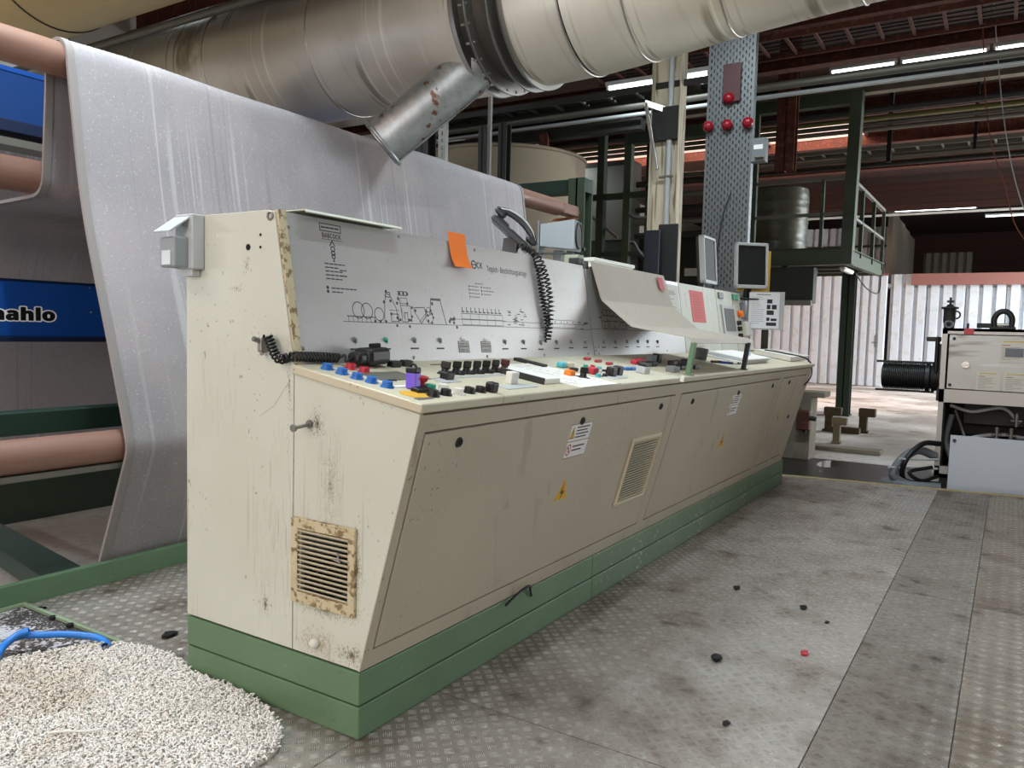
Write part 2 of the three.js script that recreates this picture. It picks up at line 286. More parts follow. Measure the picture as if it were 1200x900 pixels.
{ // glazed gate in the right wall
  const w = struct('window', span(19, 29, 0, 4.5, 10.44, 10.48), std({ color: 0xffffff, emissive: GATE.color, emissiveIntensity: 1.5 })); w.name = 'window_7';
  for (let i = 0; i <= 5; i++) mesh('window_bar', span(18.96 + i * 2, 19.04 + i * 2, 0, 4.5, 10.38, 10.46), M.frameGreen, w); for (const y of [0, 1.5, 3, 4.5]) mesh('window_bar', span(18.96, 29.04, y - 0.04, y + 0.04, 10.38, 10.46), M.frameGreen, w);
  areaLight([24, 2.25, 10.36], [24, 2.25, 0], 10, 4.5, GATE.color, GATE.radiance);
}

{ // windows in the wall behind the viewer on the left
  const w = struct('window', span(-5.98, -5.94, 1.2, 4.4, -2.6, 1.8), std({ color: 0xffffff, emissive: LEFTWIN.color, emissiveIntensity: 1.2 })); w.name = 'window_8';
  for (let i = 0; i <= 4; i++) mesh('window_bar', span(-5.96, -5.88, 1.2, 4.4, -2.64 + i * 1.1, -2.56 + i * 1.1), M.frameGreen, w); for (const y of [1.2, 2.8, 4.4]) mesh('window_bar', span(-5.96, -5.88, y - 0.04, y + 0.04, -2.64, 1.84), M.frameGreen, w);
  areaLight([-5.86, 2.8, -0.4], [0, 2.8, -0.4], 4.4, 3.2, LEFTWIN.color, LEFTWIN.radiance);
}

// ------------------------------------------------------------------ the hall
struct('floor', span(-6, 44, FG - 0.2, FG, -13, 10.5), M.concrete);
struct('ceiling', span(-6, 44, ROOF, ROOF + 0.2, -13, 10.5), M.board);
struct('wall_left', span(-6, 44, FG, ROOF, -13.2, -13), M.wallDark);
struct('wall_right', span(-6, 44, FG, ROOF, 10.5, 10.7), M.wallDark);
struct('wall_front', span(-6.2, -6, FG, ROOF, -13, 10.5), M.wallDark);
struct('wall_back', span(44, 44.2, FG, ROOF, -13, 10.5), M.board);

// far sheet-metal walls: each sheet its own piece
function corrSheet(x, y0, y1, z0, z1, ridges) {            // trapezoid ribs that stand out towards -x
  const p = (z1 - z0) / ridges, d = 0.13, prof = [];
  for (let i = 0; i < ridges; i++) prof.push([0, z0 + i * p], [0, z0 + (i + 0.2) * p], [-d, z0 + (i + 0.3) * p], [-d, z0 + (i + 0.9) * p]);
  prof.push([0, z1]);
  const pos = [], add = (a, b, ya, yb) => pos.push(x + a[0], ya, a[1], x + b[0], ya, b[1], x + b[0], yb, b[1], x + a[0], ya, a[1], x + b[0], yb, b[1], x + a[0], yb, a[1]);
  for (let i = 0; i + 1 < prof.length; i++) add(prof[i], prof[i + 1], y0, y1);
  const back = prof.map(([a, z]) => [a + 0.012, z]); for (let i = back.length - 1; i > 0; i--) add(back[i], back[i - 1], y0, y1);
  const g = new THREE.BufferGeometry(); g.setAttribute('position', new THREE.Float32BufferAttribute(pos, 3)); g.computeVertexNormals(); return uvBox(g);
}
{
  const w = thing('sheet_metal_partition', 'bluish white corrugated sheet wall at the back, left of the green pole and behind it', 'wall', [29.4, FG, -5]);
  const zs = [-8.4, -6.1, -4.78, -3.66];
  for (let i = 0; i < 3; i++) mesh('corrugated_sheet', corrSheet(0, 0.02, 3.75, zs[i] + 5 + 0.01, zs[i + 1] + 5 - 0.01, i ? 4 : 7), M.corr, w);
  each('door_handle', [bar([-0.13, 1.35, 1.05], [-0.13, 1.75, 1.05], 0.03, 0.03), bar([-0.15, 1.5, 0.95], [-0.15, 1.5, 1.12], 0.03, 0.03)], M.grey, w);
  mesh('top_rail', span(-0.02, 0.05, 3.75, 3.83, -3.4, 1.34), M.mauve, w);
  const r = thing('sheet_metal_partition', 'greyish white corrugated sheet wall at the back under the mauve beam', 'wall', [29.6, FG, 0]);
  for (let i = 0; i < 7; i++) mesh('corrugated_sheet', corrSheet(0, 0.02, i ? 3.5 : 3.8, -3.6 + i * 1.12, -2.5 + i * 1.12, 3), M.corr, r);
  const u = thing('sheet_metal_partition', 'upper corrugated sheet wall seen between the railings of the green platform', 'wall', [31.4, 4.2, -5]);
  for (let i = 0; i < 4; i++) mesh('corrugated_sheet', corrSheet(0, -0.8, 1.15, -3.2 + i * 1.1, -2.12 + i * 1.1, 4), M.corr, u);
  each('rail', [span(-0.3, -0.2, -0.22, -0.16, -3.2, 1.1), span(-0.3, -0.2, 0.42, 0.48, -3.2, 1.1)], M.pipeDark, u);
  const s = thing('sheet_metal_partition', 'brownish sheet metal side wall of the raised dark bay', 'wall', [30, 3.3, -3.72]);
  for (let i = 0; i < 4; i++) mesh('corrugated_sheet', corrSheet(0, 0.02, 2.45 - i * 0.08, 0, 1.78, 9).rotateY(-Math.PI / 2).translate(1.8 * (i + 1), 0, 0), M.corrDull, s);
  const k = thing('sheet_metal_partition', 'short corrugated sheet wall deep inside the dark bay', 'wall', [38, 3.0, -3.4]);
  mesh('corrugated_sheet', corrSheet(0, 0.3, 2.0, 0, 1.8, 6), M.corrDull, k);
  tag(mesh('mauve_beam', span(29.3, 29.55, ...[3.13, 3.5], -2.95, 6), M.mauve), 'long mauve painted beam along the top of the corrugated wall', 'beam');
  struct('trim', span(29.55, 44, 3.05, 3.2, -3.72, 8), M.concrete).name = 'trim_1';              // floor of the raised bay
  const f = thing('board_fascia', 'wide red brown timber fascia under the roof at the back', 'fascia', [27.8, 5.35, 0]);
  for (let i = 0; i < 4; i++) mesh('plank', rbox(0.04, 0.215, 12, 0, 0.11 + i * 0.22, -0.5, 0.006), M.board, f);
  tag(mesh('light_rail', span(28.2, 28.3, 5.28, 5.34, -7, 6), M.white), 'thin white rail below the red brown fascia', 'rail');
}
tag(mesh('white_partition', span(0.5, 16.4, FG, 4.3, -9.1, -9.0), M.plasterWhite), 'white partition wall behind the blue measuring frames', 'wall');

// overhead: pipes, beams and trays that cross the hall at right angles to the desk
const run = (name, label, cat, at, size, mat, z0, z1, kind = 'rod', group) => {
  const [x, y] = at, a = [x, y, z0], b = [x, y, z1];
  const g = kind === 'rod' ? rod(a, b, size) : kind === 'beam' ? iBeam(a, b, size[0], size[1]) : bar(a, b, size[0], size[1]);
  return tag(mesh(name, g, mat), label, cat, group);
};
run('overhead_pipe', 'dusty pipe with a bright upper side below the fluorescent tube by the column', 'pipe', [10.4, 4.468, -3.599], 0.05, M.pipe, -12.5, 7);
run('overhead_pipe', 'thin pale pipe just below the dusty pipe by the column', 'pipe', [10.4, 4.346, -3.593], 0.028, M.lightGrey, -12.5, 7);
run('roof_beam', 'dark beam under the dusty pipe left of the column', 'beam', [10.6, 4.26, -5.319], [0.16, 0.16], M.pipeDark, -12.5, -4.6, 'bar');
run('lamp_rail', 'long black rail that carries the row of fluorescent tubes', 'rail', [14.05, 5.532, -1.214], [0.16, 0.2], M.matte, -12, 8, 'bar');
run('roof_beam', 'rusty red roof beam next below the cable ladder', 'beam', [12.6, 5.421, -1.107], [0.2, 0.16], M.rust, -12.5, 8, 'beam');
run('roof_beam', 'grey brown roof beam above the bright brown boards', 'beam', [17.2, 6.29, -1.476], [0.22, 0.3], M.raw, -12.5, 8, 'beam');
run('roof_beam', 'brown roof beam above the black pipe', 'beam', [21.5, 7.179, -1.825], [0.2, 0.34], M.rust, -12.5, 8, 'beam');
run('overhead_pipe', 'black pipe with a thin bright edge high on the right', 'pipe', [15.8, 5.445, -1.331], 0.065, M.pipeDark, -12.5, 8);
run('overhead_pipe', 'yellowish green pipe below the black pipe', 'pipe', [16.4, 5.45, -1.374], 0.05, std({ color: 0x6d6a3e, roughness: 0.6 }), -12.5, 8);
run('overhead_pipe', 'upper one of the two light grey pipes under the yellowish pipe', 'pipe', [17, 5.492, -1.418], 0.045, M.pipe, -12.5, 8);
run('overhead_pipe', 'lower one of the two light grey pipes under the yellowish pipe', 'pipe', [17, 5.389, -1.412], 0.045, M.pipe, -12.5, 8);
run('roof_beam', 'rust brown beam between the grey pipes and the grey cable tray', 'beam', [22, 6.357, -1.815], [0.2, 0.3], M.rust, -12.5, 8, 'beam');
run('overhead_pipe', 'upper grey pipe right below the flat cable tray', 'pipe', [18.4, 5.118, -1.495], 0.06, M.pipe, -12.5, 8);
run('overhead_pipe', 'dark pipe lowest of the overhead bundle', 'pipe', [18.4, 4.981, -1.488], 0.05, M.pipeDark, -12.5, 8);
function ladder(label, at, w, z0, z1, stepZ, mat) {
  const o = thing('cable_ladder', label, 'cable tray', [at[0], at[1], 0]);
  for (const s of [-1, 1]) mesh('side_rail', span(s * w / 2 - 0.012, s * w / 2 + 0.012, -0.04, 0.04, z0, z1), mat, o);
  const rg = span(-w / 2, w / 2, -0.015, 0.015, -0.02, 0.02);
  for (let z = z0 + 0.1; z < z1; z += stepZ) mesh('rung', rg, mat, o).position.z = z;
  const cb = []; for (let i = 0; i < 6; i++) cb.push(hose([...Array(12)].map((_, k) => [-w / 2 + 0.05 + i * (w - 0.1) / 5 + rr(-0.02, 0.02), 0.03 + rr(0, 0.015), z0 + (z1 - z0) * k / 11]), 0.013, 60, 6));
  mesh('cable', cb, M.pipeDark, o).userData.kind = 'stuff'; return o;
}
ladder('wide rusty cable ladder under the roof at the top right', [11.6, 5.371, -1.034], 0.8, -6, 4, 0.38, M.rust);
ladder('flat grey cable tray low in the overhead pipe bundle', [18, 5.186, -1.471], 0.5, -6, 4, 0.45, M.pipe);
ladder('dark cable tray above the fluorescent tube by the column', [9.7, 4.391, -4.882], 0.4, -8, -2.9, 0.4, M.pipeDark);
ladder('dark cable tray between the two silver ducts', [3.95, 4.45, 0], 0.3, -10, -5.2, 0.5, M.pipeDark);
run('overhead_pipe', 'thin grey pipe running between the golden and the silver duct', 'pipe', [4.251, 3.822, -6.2], 0.035, M.pipe, -12, -3.6);
for (const [x, lab] of [[8.2, 'nearest'], [13.2, 'second'], [19, 'third'], [25, 'farthest']]) tag(mesh('roof_girder', iBeam([x, 6.32, -12.9], [x, 6.32, 10.4], 0.3, 0.34), M.rust), lab + ' red brown roof girder across the hall, close under the ceiling boards', 'girder');
tag(mesh('hanger_rod', bar([17.6, [17.6, 4.852, -2.316][1], [17.6, 4.852, -2.316][2]], [17.6, 6.5, [17.6, 4.852, -2.316][2]], 0.08, 0.08), M.matte), 'dark hanger post left of the hanging wires that carries the pipe bundle', 'hanger');
tag(mesh('hanger_rod', bar([17.6, [17.6, 4.958, -0.828][1], [17.6, 4.958, -0.828][2]], [17.6, 6.5, [17.6, 4.958, -0.828][2]], 0.06, 0.06), M.matte), 'dark hanger post next to the hanging wires near the right edge', 'hanger');

// ------------------------------------------------------------------ the walkway deck
const deck = new THREE.Group(); deck.name = 'deck'; deck.userData.kind = 'structure'; scene.add(deck);
const treadMats = [['#ffffff', 1], ['#d8d6d2', 1], ['#e2dbd2', 1]].map(([tint]) => std({ map: treadColor, color: new THREE.Color(tint), roughnessMap: treadRough, roughness: 1, metalness: 0.58, bumpMap: treadBump, bumpScale: 0.004, vertexColors: true }));
function plate(x0, x1, z0, z1, mat, sd, edge = 0) {        // edge: how far the far end is out of square
  const nx = Math.ceil((x1 - x0) / 0.028), nz = Math.ceil((z1 - z0) / 0.028), g = new THREE.BoxGeometry(x1 - x0, 0.008, z1 - z0, nx, 1, nz).translate((x0 + x1) / 2, -0.004, (z0 + z1) / 2);
  const p = g.attributes.position, col = new Float32Array(p.count * 3);
  for (let i = 0; i < p.count; i++) {
    let x = p.getX(i); const z = p.getZ(i); if (edge) { x += edge * (z + 1.0) * (x - x0) / (x1 - x0); p.setX(i, x); }
    const u = x / 8, v = z / 8 + 0.5, n = fbm(u, v, 9, 6, sd), m = fbm(u, v, 40, 4, sd + 5), k = fbm(u, v, 120, 2, sd + 9);
    let c = mix3([1, 1, 1], [0.60, 0.55, 0.50], clamp(step(0.44, 0.66, n) * 0.5 + step(0.48, 0.68, m) * 0.5 + (k - 0.5) * 0.6)); c = mix3(c, [0.2, 0.17, 0.15], step(0.68, 0.76, k * 0.6 + m * 0.4) * 0.7);
    col.set(c, i * 3);
  }
  g.setAttribute('color', new THREE.BufferAttribute(col, 3));
  const q = g.toNonIndexed(), c2 = q.attributes.color; q.deleteAttribute('color'); const b = uvBox(q); b.setAttribute('color', c2);
  return b;
}
const XE = 7.72, SK = 0.15, gp = 0.0035;
[[0.4, 3.2, -3.72, -1.6725, 0, 0.6], [3.2, XE, -3.72, -1.6725, 0, 0.6]].forEach(([a, b, c, d, m], i) => { if (i === 0) { mesh('tread_plate', plate(1.81, b - gp, c, d, treadMats[0], 201), treadMats[0], deck); mesh('tread_plate', plate(-1.5, 1.8, -2.85, d, treadMats[0], 203), treadMats[0], deck); } else mesh('tread_plate', plate(a, b, c, d, treadMats[0], 205, SK), treadMats[0], deck); });
mesh('tread_plate', plate(-1.5, 2.2, -1.669, -0.476, treadMats[0], 207), treadMats[0], deck);
mesh('tread_plate', plate(2.2035, XE, -1.669, -0.476, treadMats[0], 209, SK), treadMats[0], deck);
[[-1.5, 2.35], [2.3535, 4.49], [4.4935, 6.10], [6.1035, XE + 0.05]].forEach(([a, b], i) => mesh('tread_plate', plate(a, b, -0.472, -0.093, treadMats[1], 211 + i * 2, i === 3 ? SK : 0), treadMats[1], deck));
[[-1.5, 1.6], [1.6035, 4.45], [4.4535, XE + 0.12]].forEach(([a, b], i) => mesh('tread_plate', plate(a, b, -0.089, 1.2, treadMats[2], 221 + i * 2, i === 2 ? SK : 0), treadMats[2], deck));
mesh('deck_frame', [span(1.81, 7.5, FG, -0.012, -3.72, -2.86), span(-1.5, 7.5, FG, -0.012, -2.86, 1.2)], M.pipe, deck);
const edgeStrip = mesh('edge_strip', bar([XE + SK * -2.72 + 0.0, -0.012, -3.72], [XE + SK * 2.2 + 0.06, -0.012, 1.2], 0.07, 0.03), M.yellowEdge, deck);
// crumbs and scraps on the deck
const crumb = (at, label, mat, s) => { const g = new THREE.IcosahedronGeometry(s, 1), p = g.attributes.position; for (let i = 0; i < p.count; i++) { const k = 0.7 + 0.6 * hash(Math.round(p.getX(i) * 9e3), Math.round(p.getY(i) * 9e3 + p.getZ(i) * 7e3), 3); p.setXYZ(i, p.getX(i) * k * 1.5, p.getY(i) * k * 0.6, p.getZ(i) * k); } g.computeVertexNormals(); const m = mesh('scrap', clean(g), mat); m.position.set(at[0], s * 0.4, at[2]); tag(m, label, 'scrap'); };
crumb([3.339, 0, -0.649], 'small crumpled red scrap lying on the tread plate', M.red, 0.016);
crumb([3.073, 0, -0.931], 'larger dark crumb in the middle of the tread plate', M.matte, 0.02);
crumb([3.915, 0, -0.775], 'dark crumb on the tread plate beyond the red scrap', M.matte, 0.018);
crumb([4.013, 0, -1.126], 'dark clot on the tread plate in front of the second desk door', M.matte, 0.018);
crumb([2.57, 0, -0.737], 'dark crumb nearest the lower edge of the picture', M.matte, 0.012);
crumb([3.777, 0, -0.645], 'small dark crumb beyond the red scrap next to the plate joint', M.matte, 0.010);
crumb([1.956, 0, -2.875], 'dark crumb on the tread plate left of the desk end', M.matte, 0.022);

// ------------------------------------------------------------------ the control desk
const X0 = 1.79, X1 = 7.12;
const desk = thing('control_desk', 'long cream metal control desk with a sloped grey mimic panel, on a green plinth', 'control desk');
const fitAt = (o, x, s, out, org, ang) => { o.position.set(x, org[0] + s * Math.cos(ang) - out * Math.sin(ang), org[1] + s * Math.sin(ang) + out * Math.cos(ang)); o.rotation.x = ang; return o; };
const AF = Math.atan2(0.229, 0.838), AP = -Math.atan2(0.09, 0.512), AW = Math.atan2(0.09, 0.536);   // slopes of front, panel, worktop
const onFront = (o, x, s, out = 0) => fitAt(o, x, s, out, [0.217, -1.667], AF), onPanel = (o, x, s, out = 0) => fitAt(o, x, s, out, [1.163, -1.966], AP);
// plinth of two green channels
for (const [a, b, m] of [[X0, 3.418, M.green], [3.422, 7.2, M.greenChip]]) {
  mesh('plinth_channel', span(a, b, 0, 0.1045, -2.524, -1.667, 0.005), m, desk); mesh('plinth_channel', span(a, b, 0.109, 0.2155, -2.524, -1.667, 0.005), m, desk);
}
mesh('floor_plate', span(X0 + 0.02, X1 - 0.02, 0.218, 0.222, -2.51, -1.69), M.cream, desk);
// end plates, painted and stained: one print for both, in their own height and depth
const endMap = canvasTex(1024, 1400, (c, w, h) => {
  const img = c.createImageData(w, h);
  for (let j = 0, k = 0; j < h; j++) for (let i = 0; i < w; i++, k += 4) {
    const u = i / w, v = j / h; let p = mix3([203, 206, 194], [193, 195, 181], fbm(u, v, 5, 5, 3)); const sp = fbm(u, v, 80, 2, 11), cl = fbm(u, v, 6, 3, 5);
    p = mix3(p, [112, 104, 88], step(0.80, 0.9, sp) * step(0.45, 0.65, cl) * 0.5); const rn = vn(u, v, 120, 4, 21) * vn(u, v, 18, 3, 23); p = mix3(p, [146, 140, 122], step(0.58, 0.8, rn) * 0.3);
    img.data[k] = p[0]; img.data[k + 1] = p[1]; img.data[k + 2] = p[2]; img.data[k + 3] = 255;
  }
  c.putImageData(img, 0, 0);
  const px = (z) => (z + 2.53) / 1.1 * w, py = (y) => h - (y - 0.2) / 1.5 * h;
  const blot = (z, y, rz, ry, n, col, a) => { for (let i = 0; i < n; i++) { const t = 2 * Math.PI * rnd(), r = Math.sqrt(rnd()) * rnd(); c.fillStyle = `rgba(${col},${a * rnd()})`; const q = 1 + 3 * rnd() * rnd(); c.fillRect(px(z + rz * r * Math.cos(t)), py(y + ry * r * Math.sin(t)), q, q * (1 + 2 * rnd())); } };
  const streak = (z, y0, y1, n, spread, col, a) => { for (let i = 0; i < n; i++) { const zz = z + (rnd() - 0.5) * spread, ya = mix(y0, y1, rnd()), l = 0.02 + 0.08 * rnd(); c.strokeStyle = `rgba(${col},${a * rnd()})`; c.lineWidth = 0.7 + 1.6 * rnd(); c.beginPath(); c.moveTo(px(zz), py(ya)); c.lineTo(px(zz + (rnd() - 0.5) * 0.006), py(ya - l)); c.stroke(); } };
  blot(-1.86, 0.99, 0.05, 0.06, 500, '70,64,52', 0.5); streak(-1.80, 1.0, 0.62, 220, 0.12, '120,112,94', 0.22); blot(-1.80, 0.8, 0.06, 0.22, 700, '84,76,62', 0.28);
  blot(-1.85, 0.27, 0.12, 0.07, 1800, '120,98,62', 0.42); blot(-1.70, 0.27, 0.08, 0.05, 900, '84,70,50', 0.5); blot(-1.82, 0.39, 0.18, 0.04, 1200, '96,82,56', 0.4); blot(-1.68, 0.55, 0.03, 0.2, 700, '90,80,60', 0.35);
  streak(-2.05, 0.75, 0.3, 200, 0.22, '124,118,100', 0.25); streak(-2.03, 1.0, 0.45, 90, 0.10, '104,98,82', 0.28); streak(-2.35, 1.25, 0.95, 60, 0.2, '130,124,104', 0.3);
  blot(-2.2, 1.5, 0.03, 0.04, 160, '110,104,86', 0.5); blot(-2.25, 1.42, 0.08, 0.02, 140, '120,112,92', 0.4); blot(-2.1, 0.35, 0.02, 0.05, 260, '80,76,64', 0.6); blot(-1.99, 1.1, 0.02, 0.25, 400, '90,82,66', 0.4);
  c.strokeStyle = 'rgba(96,88,72,0.6)'; c.lineWidth = 1.6; c.beginPath(); c.moveTo(px(-1.985), py(1.12)); c.lineTo(px(-2.06), py(1.03)); c.lineTo(px(-2.13), py(0.99)); c.stroke();
});
endMap.wrapS = endMap.wrapT = THREE.ClampToEdgeWrapping; endMap.repeat.set(1 / 1.1, 1 / 1.5); endMap.offset.set(2.53 / 1.1, -0.2 / 1.5);
const endPaint = std({ map: endMap, roughness: 0.5 });
mesh('end_plate', prism([[0.224, -2.524], [0.224, -1.9685], [1.16, -1.9685], [1.668, -2.064], [1.675, -2.1], [1.675, -2.524]], X0, X0 + 0.016, 0.0015), endPaint, desk);
mesh('end_plate', prism([[0.224, -1.9645], [0.224, -1.668], [1.05, -1.442], [1.142, -1.9645]], X0, X0 + 0.016, 0.0015, [[[0.425, -1.93], [0.64, -1.93], [0.64, -1.715], [0.425, -1.715]]]), endPaint, desk);
mesh('far_end_plate', prism([[0.224, -2.524], [0.224, -1.668], [1.05, -1.442], [1.14, -1.97], [1.67, -2.064], [1.67, -2.524]], X1 - 0.014, X1, 0.0015), M.cream, desk);
mesh('top_plate', span(X0 + 0.05, X1, 1.655, 1.672, -2.52, -2.075), M.cream, desk);
mesh('back_plate', span(X0 + 0.02, X1, 0.222, 1.66, -2.524, -2.512), M.cream, desk);
// front frame with four openings, doors set into it
const doors = [[1.83, 3.9], [3.985, 6.08], [6.175, 6.61], [6.66, 7.0]], LF = 0.869, S0 = 0.068, S1 = 0.803;
{
  const s = new THREE.Shape([[X0 + 0.001, 0.004], [X1, 0.004], [X1, LF - 0.011], [X0 + 0.001, LF - 0.011]].map((p) => new THREE.Vector2(...p)));
  for (const [a, b] of doors) s.holes.push(new THREE.Path([[a, S0], [a, S1], [b, S1], [b, S0]].map((p) => new THREE.Vector2(...p))));
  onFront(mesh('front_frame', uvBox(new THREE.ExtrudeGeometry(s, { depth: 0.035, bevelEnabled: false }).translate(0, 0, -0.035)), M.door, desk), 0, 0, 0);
}
const signPrint = canvasTex(256, 160, (c, w, h) => {
  c.fillStyle = '#e8e6e2'; c.fillRect(0, 0, w, h); c.strokeStyle = '#555'; c.lineWidth = 3; c.strokeRect(2, 2, w - 4, h - 4); c.beginPath(); c.moveTo(0, 82); c.lineTo(w, 82); c.stroke();
  c.fillStyle = '#e2b423'; c.strokeStyle = '#222'; c.beginPath(); c.moveTo(36, 14); c.lineTo(62, 66); c.lineTo(10, 66); c.closePath(); c.fill(); c.stroke(); c.fillStyle = '#222'; c.fillRect(33, 32, 6, 20); c.fillRect(33, 55, 6, 6);
  c.strokeStyle = '#b3242a'; c.lineWidth = 6; c.beginPath(); c.arc(36, 120, 24, 0, 7); c.moveTo(19, 103); c.lineTo(53, 137); c.stroke(); c.fillStyle = '#222'; c.fillRect(32, 108, 8, 24);
  c.fillStyle = '#3a3a3a'; for (let i = 0; i < 4; i++) c.fillRect(76, 16 + i * 15, 150 - 20 * (i % 2), 6); for (let i = 0; i < 2; i++) c.fillRect(76, 104 + i * 18, 140 - 30 * i, 7);
});
const boltPrint = canvasTex(128, 128, (c) => { c.fillStyle = '#d9a520'; c.fillRect(0, 0, 128, 128); c.fillStyle = '#3a3222'; c.beginPath(); c.moveTo(70, 30); c.lineTo(46, 78); c.lineTo(64, 76); c.lineTo(54, 112); c.lineTo(84, 66); c.lineTo(64, 68); c.closePath(); c.fill(); });
const signMat = std({ map: signPrint, roughness: 0.6 }), boltMat = std({ map: boltPrint, roughness: 0.6 });
const planeUv = (w, h, d) => new THREE.BoxGeometry(w, h, d);
const ventDoor = () => {           // the first door has an opening behind its grille
  const w = doors[0][1] - doors[0][0] - 0.017, h = S1 - S0 - 0.017, cx = (doors[0][0] + doors[0][1]) / 2, cs = (S0 + S1) / 2, s = new THREE.Shape([[-w / 2, -h / 2], [w / 2, -h / 2], [w / 2, h / 2], [-w / 2, h / 2]].map((p) => new THREE.Vector2(...p)));
  s.holes.push(new THREE.Path([[3.50, 0.27], [3.82, 0.27], [3.82, 0.585], [3.50, 0.585]].map(([x, y]) => new THREE.Vector2(x - cx, y - cs)))); return uvBox(new THREE.ExtrudeGeometry(s, { depth: 0.032, bevelEnabled: true, bevelSize: 0.001, bevelThickness: 0.001, bevelOffset: -0.001, bevelSegments: 1 }).translate(0, 0, -0.026));
};
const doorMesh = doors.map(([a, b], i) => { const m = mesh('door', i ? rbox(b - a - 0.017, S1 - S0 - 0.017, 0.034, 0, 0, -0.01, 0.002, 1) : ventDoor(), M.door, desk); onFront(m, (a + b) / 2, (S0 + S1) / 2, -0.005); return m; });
const onDoor = (name, i, geo, mat, p, out = 0.0075) => { const m = mesh(name, geo, mat, doorMesh[i]), [a, b] = doors[i]; m.position.set(p[0] - (a + b) / 2, p[1] - (S0 + S1) / 2, out); return m; };
const lockGeo = join([clean(new THREE.CylinderGeometry(0.017, 0.018, 0.006, 20).rotateX(Math.PI / 2)), clean(new THREE.TorusGeometry(0.013, 0.003, 6, 18).translate(0, 0, 0.003)), box(0.005, 0.016, 0.006, 0, 0, 0.003)]);
[[0, [2.019, 0.751]], [0, [2.875, 0.748]], [0, [3.727, 0.749]], [1, [4.191, 0.746]], [1, [5.054, 0.747]], [1, [5.9, 0.753]], [2, [6.404, 0.757]], [2, [6.784, 0.44]]].forEach(([i, p]) => onDoor('lock', i, lockGeo, M.black, p));
const sg = (p, w, h, i) => { const m = onDoor('warning_sign', i, planeUv(w, h, 0.0015), signMat, p, 0.0078); return m; };
sg([2.885, 0.664], 0.19, 0.15, 0); sg([5.044, 0.667], 0.2, 0.145, 1);
const tri = (r) => uvBox(new THREE.ExtrudeGeometry(new THREE.Shape([[0, r], [-r * 0.87, -r / 2], [r * 0.87, -r / 2]].map((q) => new THREE.Vector2(...q))), { depth: 0.001, bevelEnabled: false }));
const triGeo = (r) => { const g = tri(r), p = g.attributes.position, u = g.attributes.uv; for (let k = 0; k < p.count; k++) u.setXY(k, 0.5 + p.getX(k) / r / 2.2, 0.42 + p.getY(k) / r / 2.2); return g; };
onDoor('voltage_sign', 0, triGeo(0.062), boltMat, [2.869, 0.429]); onDoor('voltage_sign', 1, triGeo(0.06), boltMat, [5.029, 0.409]); onDoor('voltage_sign', 1, triGeo(0.04), boltMat, [6.414, 0.463]);
// ventilation grille in the first door
{
  const x0 = 3.485, x1 = 3.835, s0 = 0.252, s1 = 0.602, g = new THREE.Group(); g.name = 'vent_grille'; desk.add(g); onFront(g, (x0 + x1) / 2, (s0 + s1) / 2, 0.0025);
  const w = x1 - x0, h = s1 - s0; mesh('frame', [rbox(w, 0.022, 0.014, 0, h / 2 - 0.011, 0.005), rbox(w, 0.014, 0.014, 0, -h / 2 + 0.007, 0.005), rbox(0.012, h - 0.002, 0.0136, -w / 2 + 0.0065, 0, 0.005), rbox(0.012, h - 0.002, 0.0136, w / 2 - 0.0065, 0, 0.005)], M.beige, g);
  const sl = rbox(w - 0.02, 0.0068, 0.004, 0, 0, 0, 0.0015, 1).rotateX(0.25); for (let i = 0; i < 22; i++) mesh('slat', sl, M.beige, g).position.set(0, h / 2 - 0.031 - i * (h - 0.05) / 21.4, 0.004);
}
// ventilation grille in the end plate
{
  const g = new THREE.Group(); g.name = 'vent_grille'; desk.add(g); g.position.set(X0, 0.533, -1.822); const w = 0.284, h = 0.282; g.userData.label = 'dirty square grille in the near end';
  mesh('frame', [rbox(0.014, 0.036, w, -0.006, h / 2 - 0.018, 0), rbox(0.014, 0.036, w, -0.006, -h / 2 + 0.018, 0), rbox(0.0134, h - 0.003, 0.03, -0.006, 0, -w / 2 + 0.0155), rbox(0.0134, h - 0.003, 0.03, -0.006, 0, w / 2 - 0.0155)], M.dirty, g);
  const sl = rbox(0.014, 0.0045, w - 0.06, 0, 0, 0, 0.002, 1).rotateZ(-0.75); for (let i = 0; i < 13; i++) mesh('slat', sl, M.slat, g).position.set(-0.006, h / 2 - 0.044 - i * 0.0163, 0);
  mesh('clip', [rod([-0.02, 0.06, 0.075], [-0.02, 0.03, 0.085], 0.003), rod([-0.02, 0.035, 0.06], [-0.02, 0.03, 0.09], 0.003)], M.dullSteel, g);
}
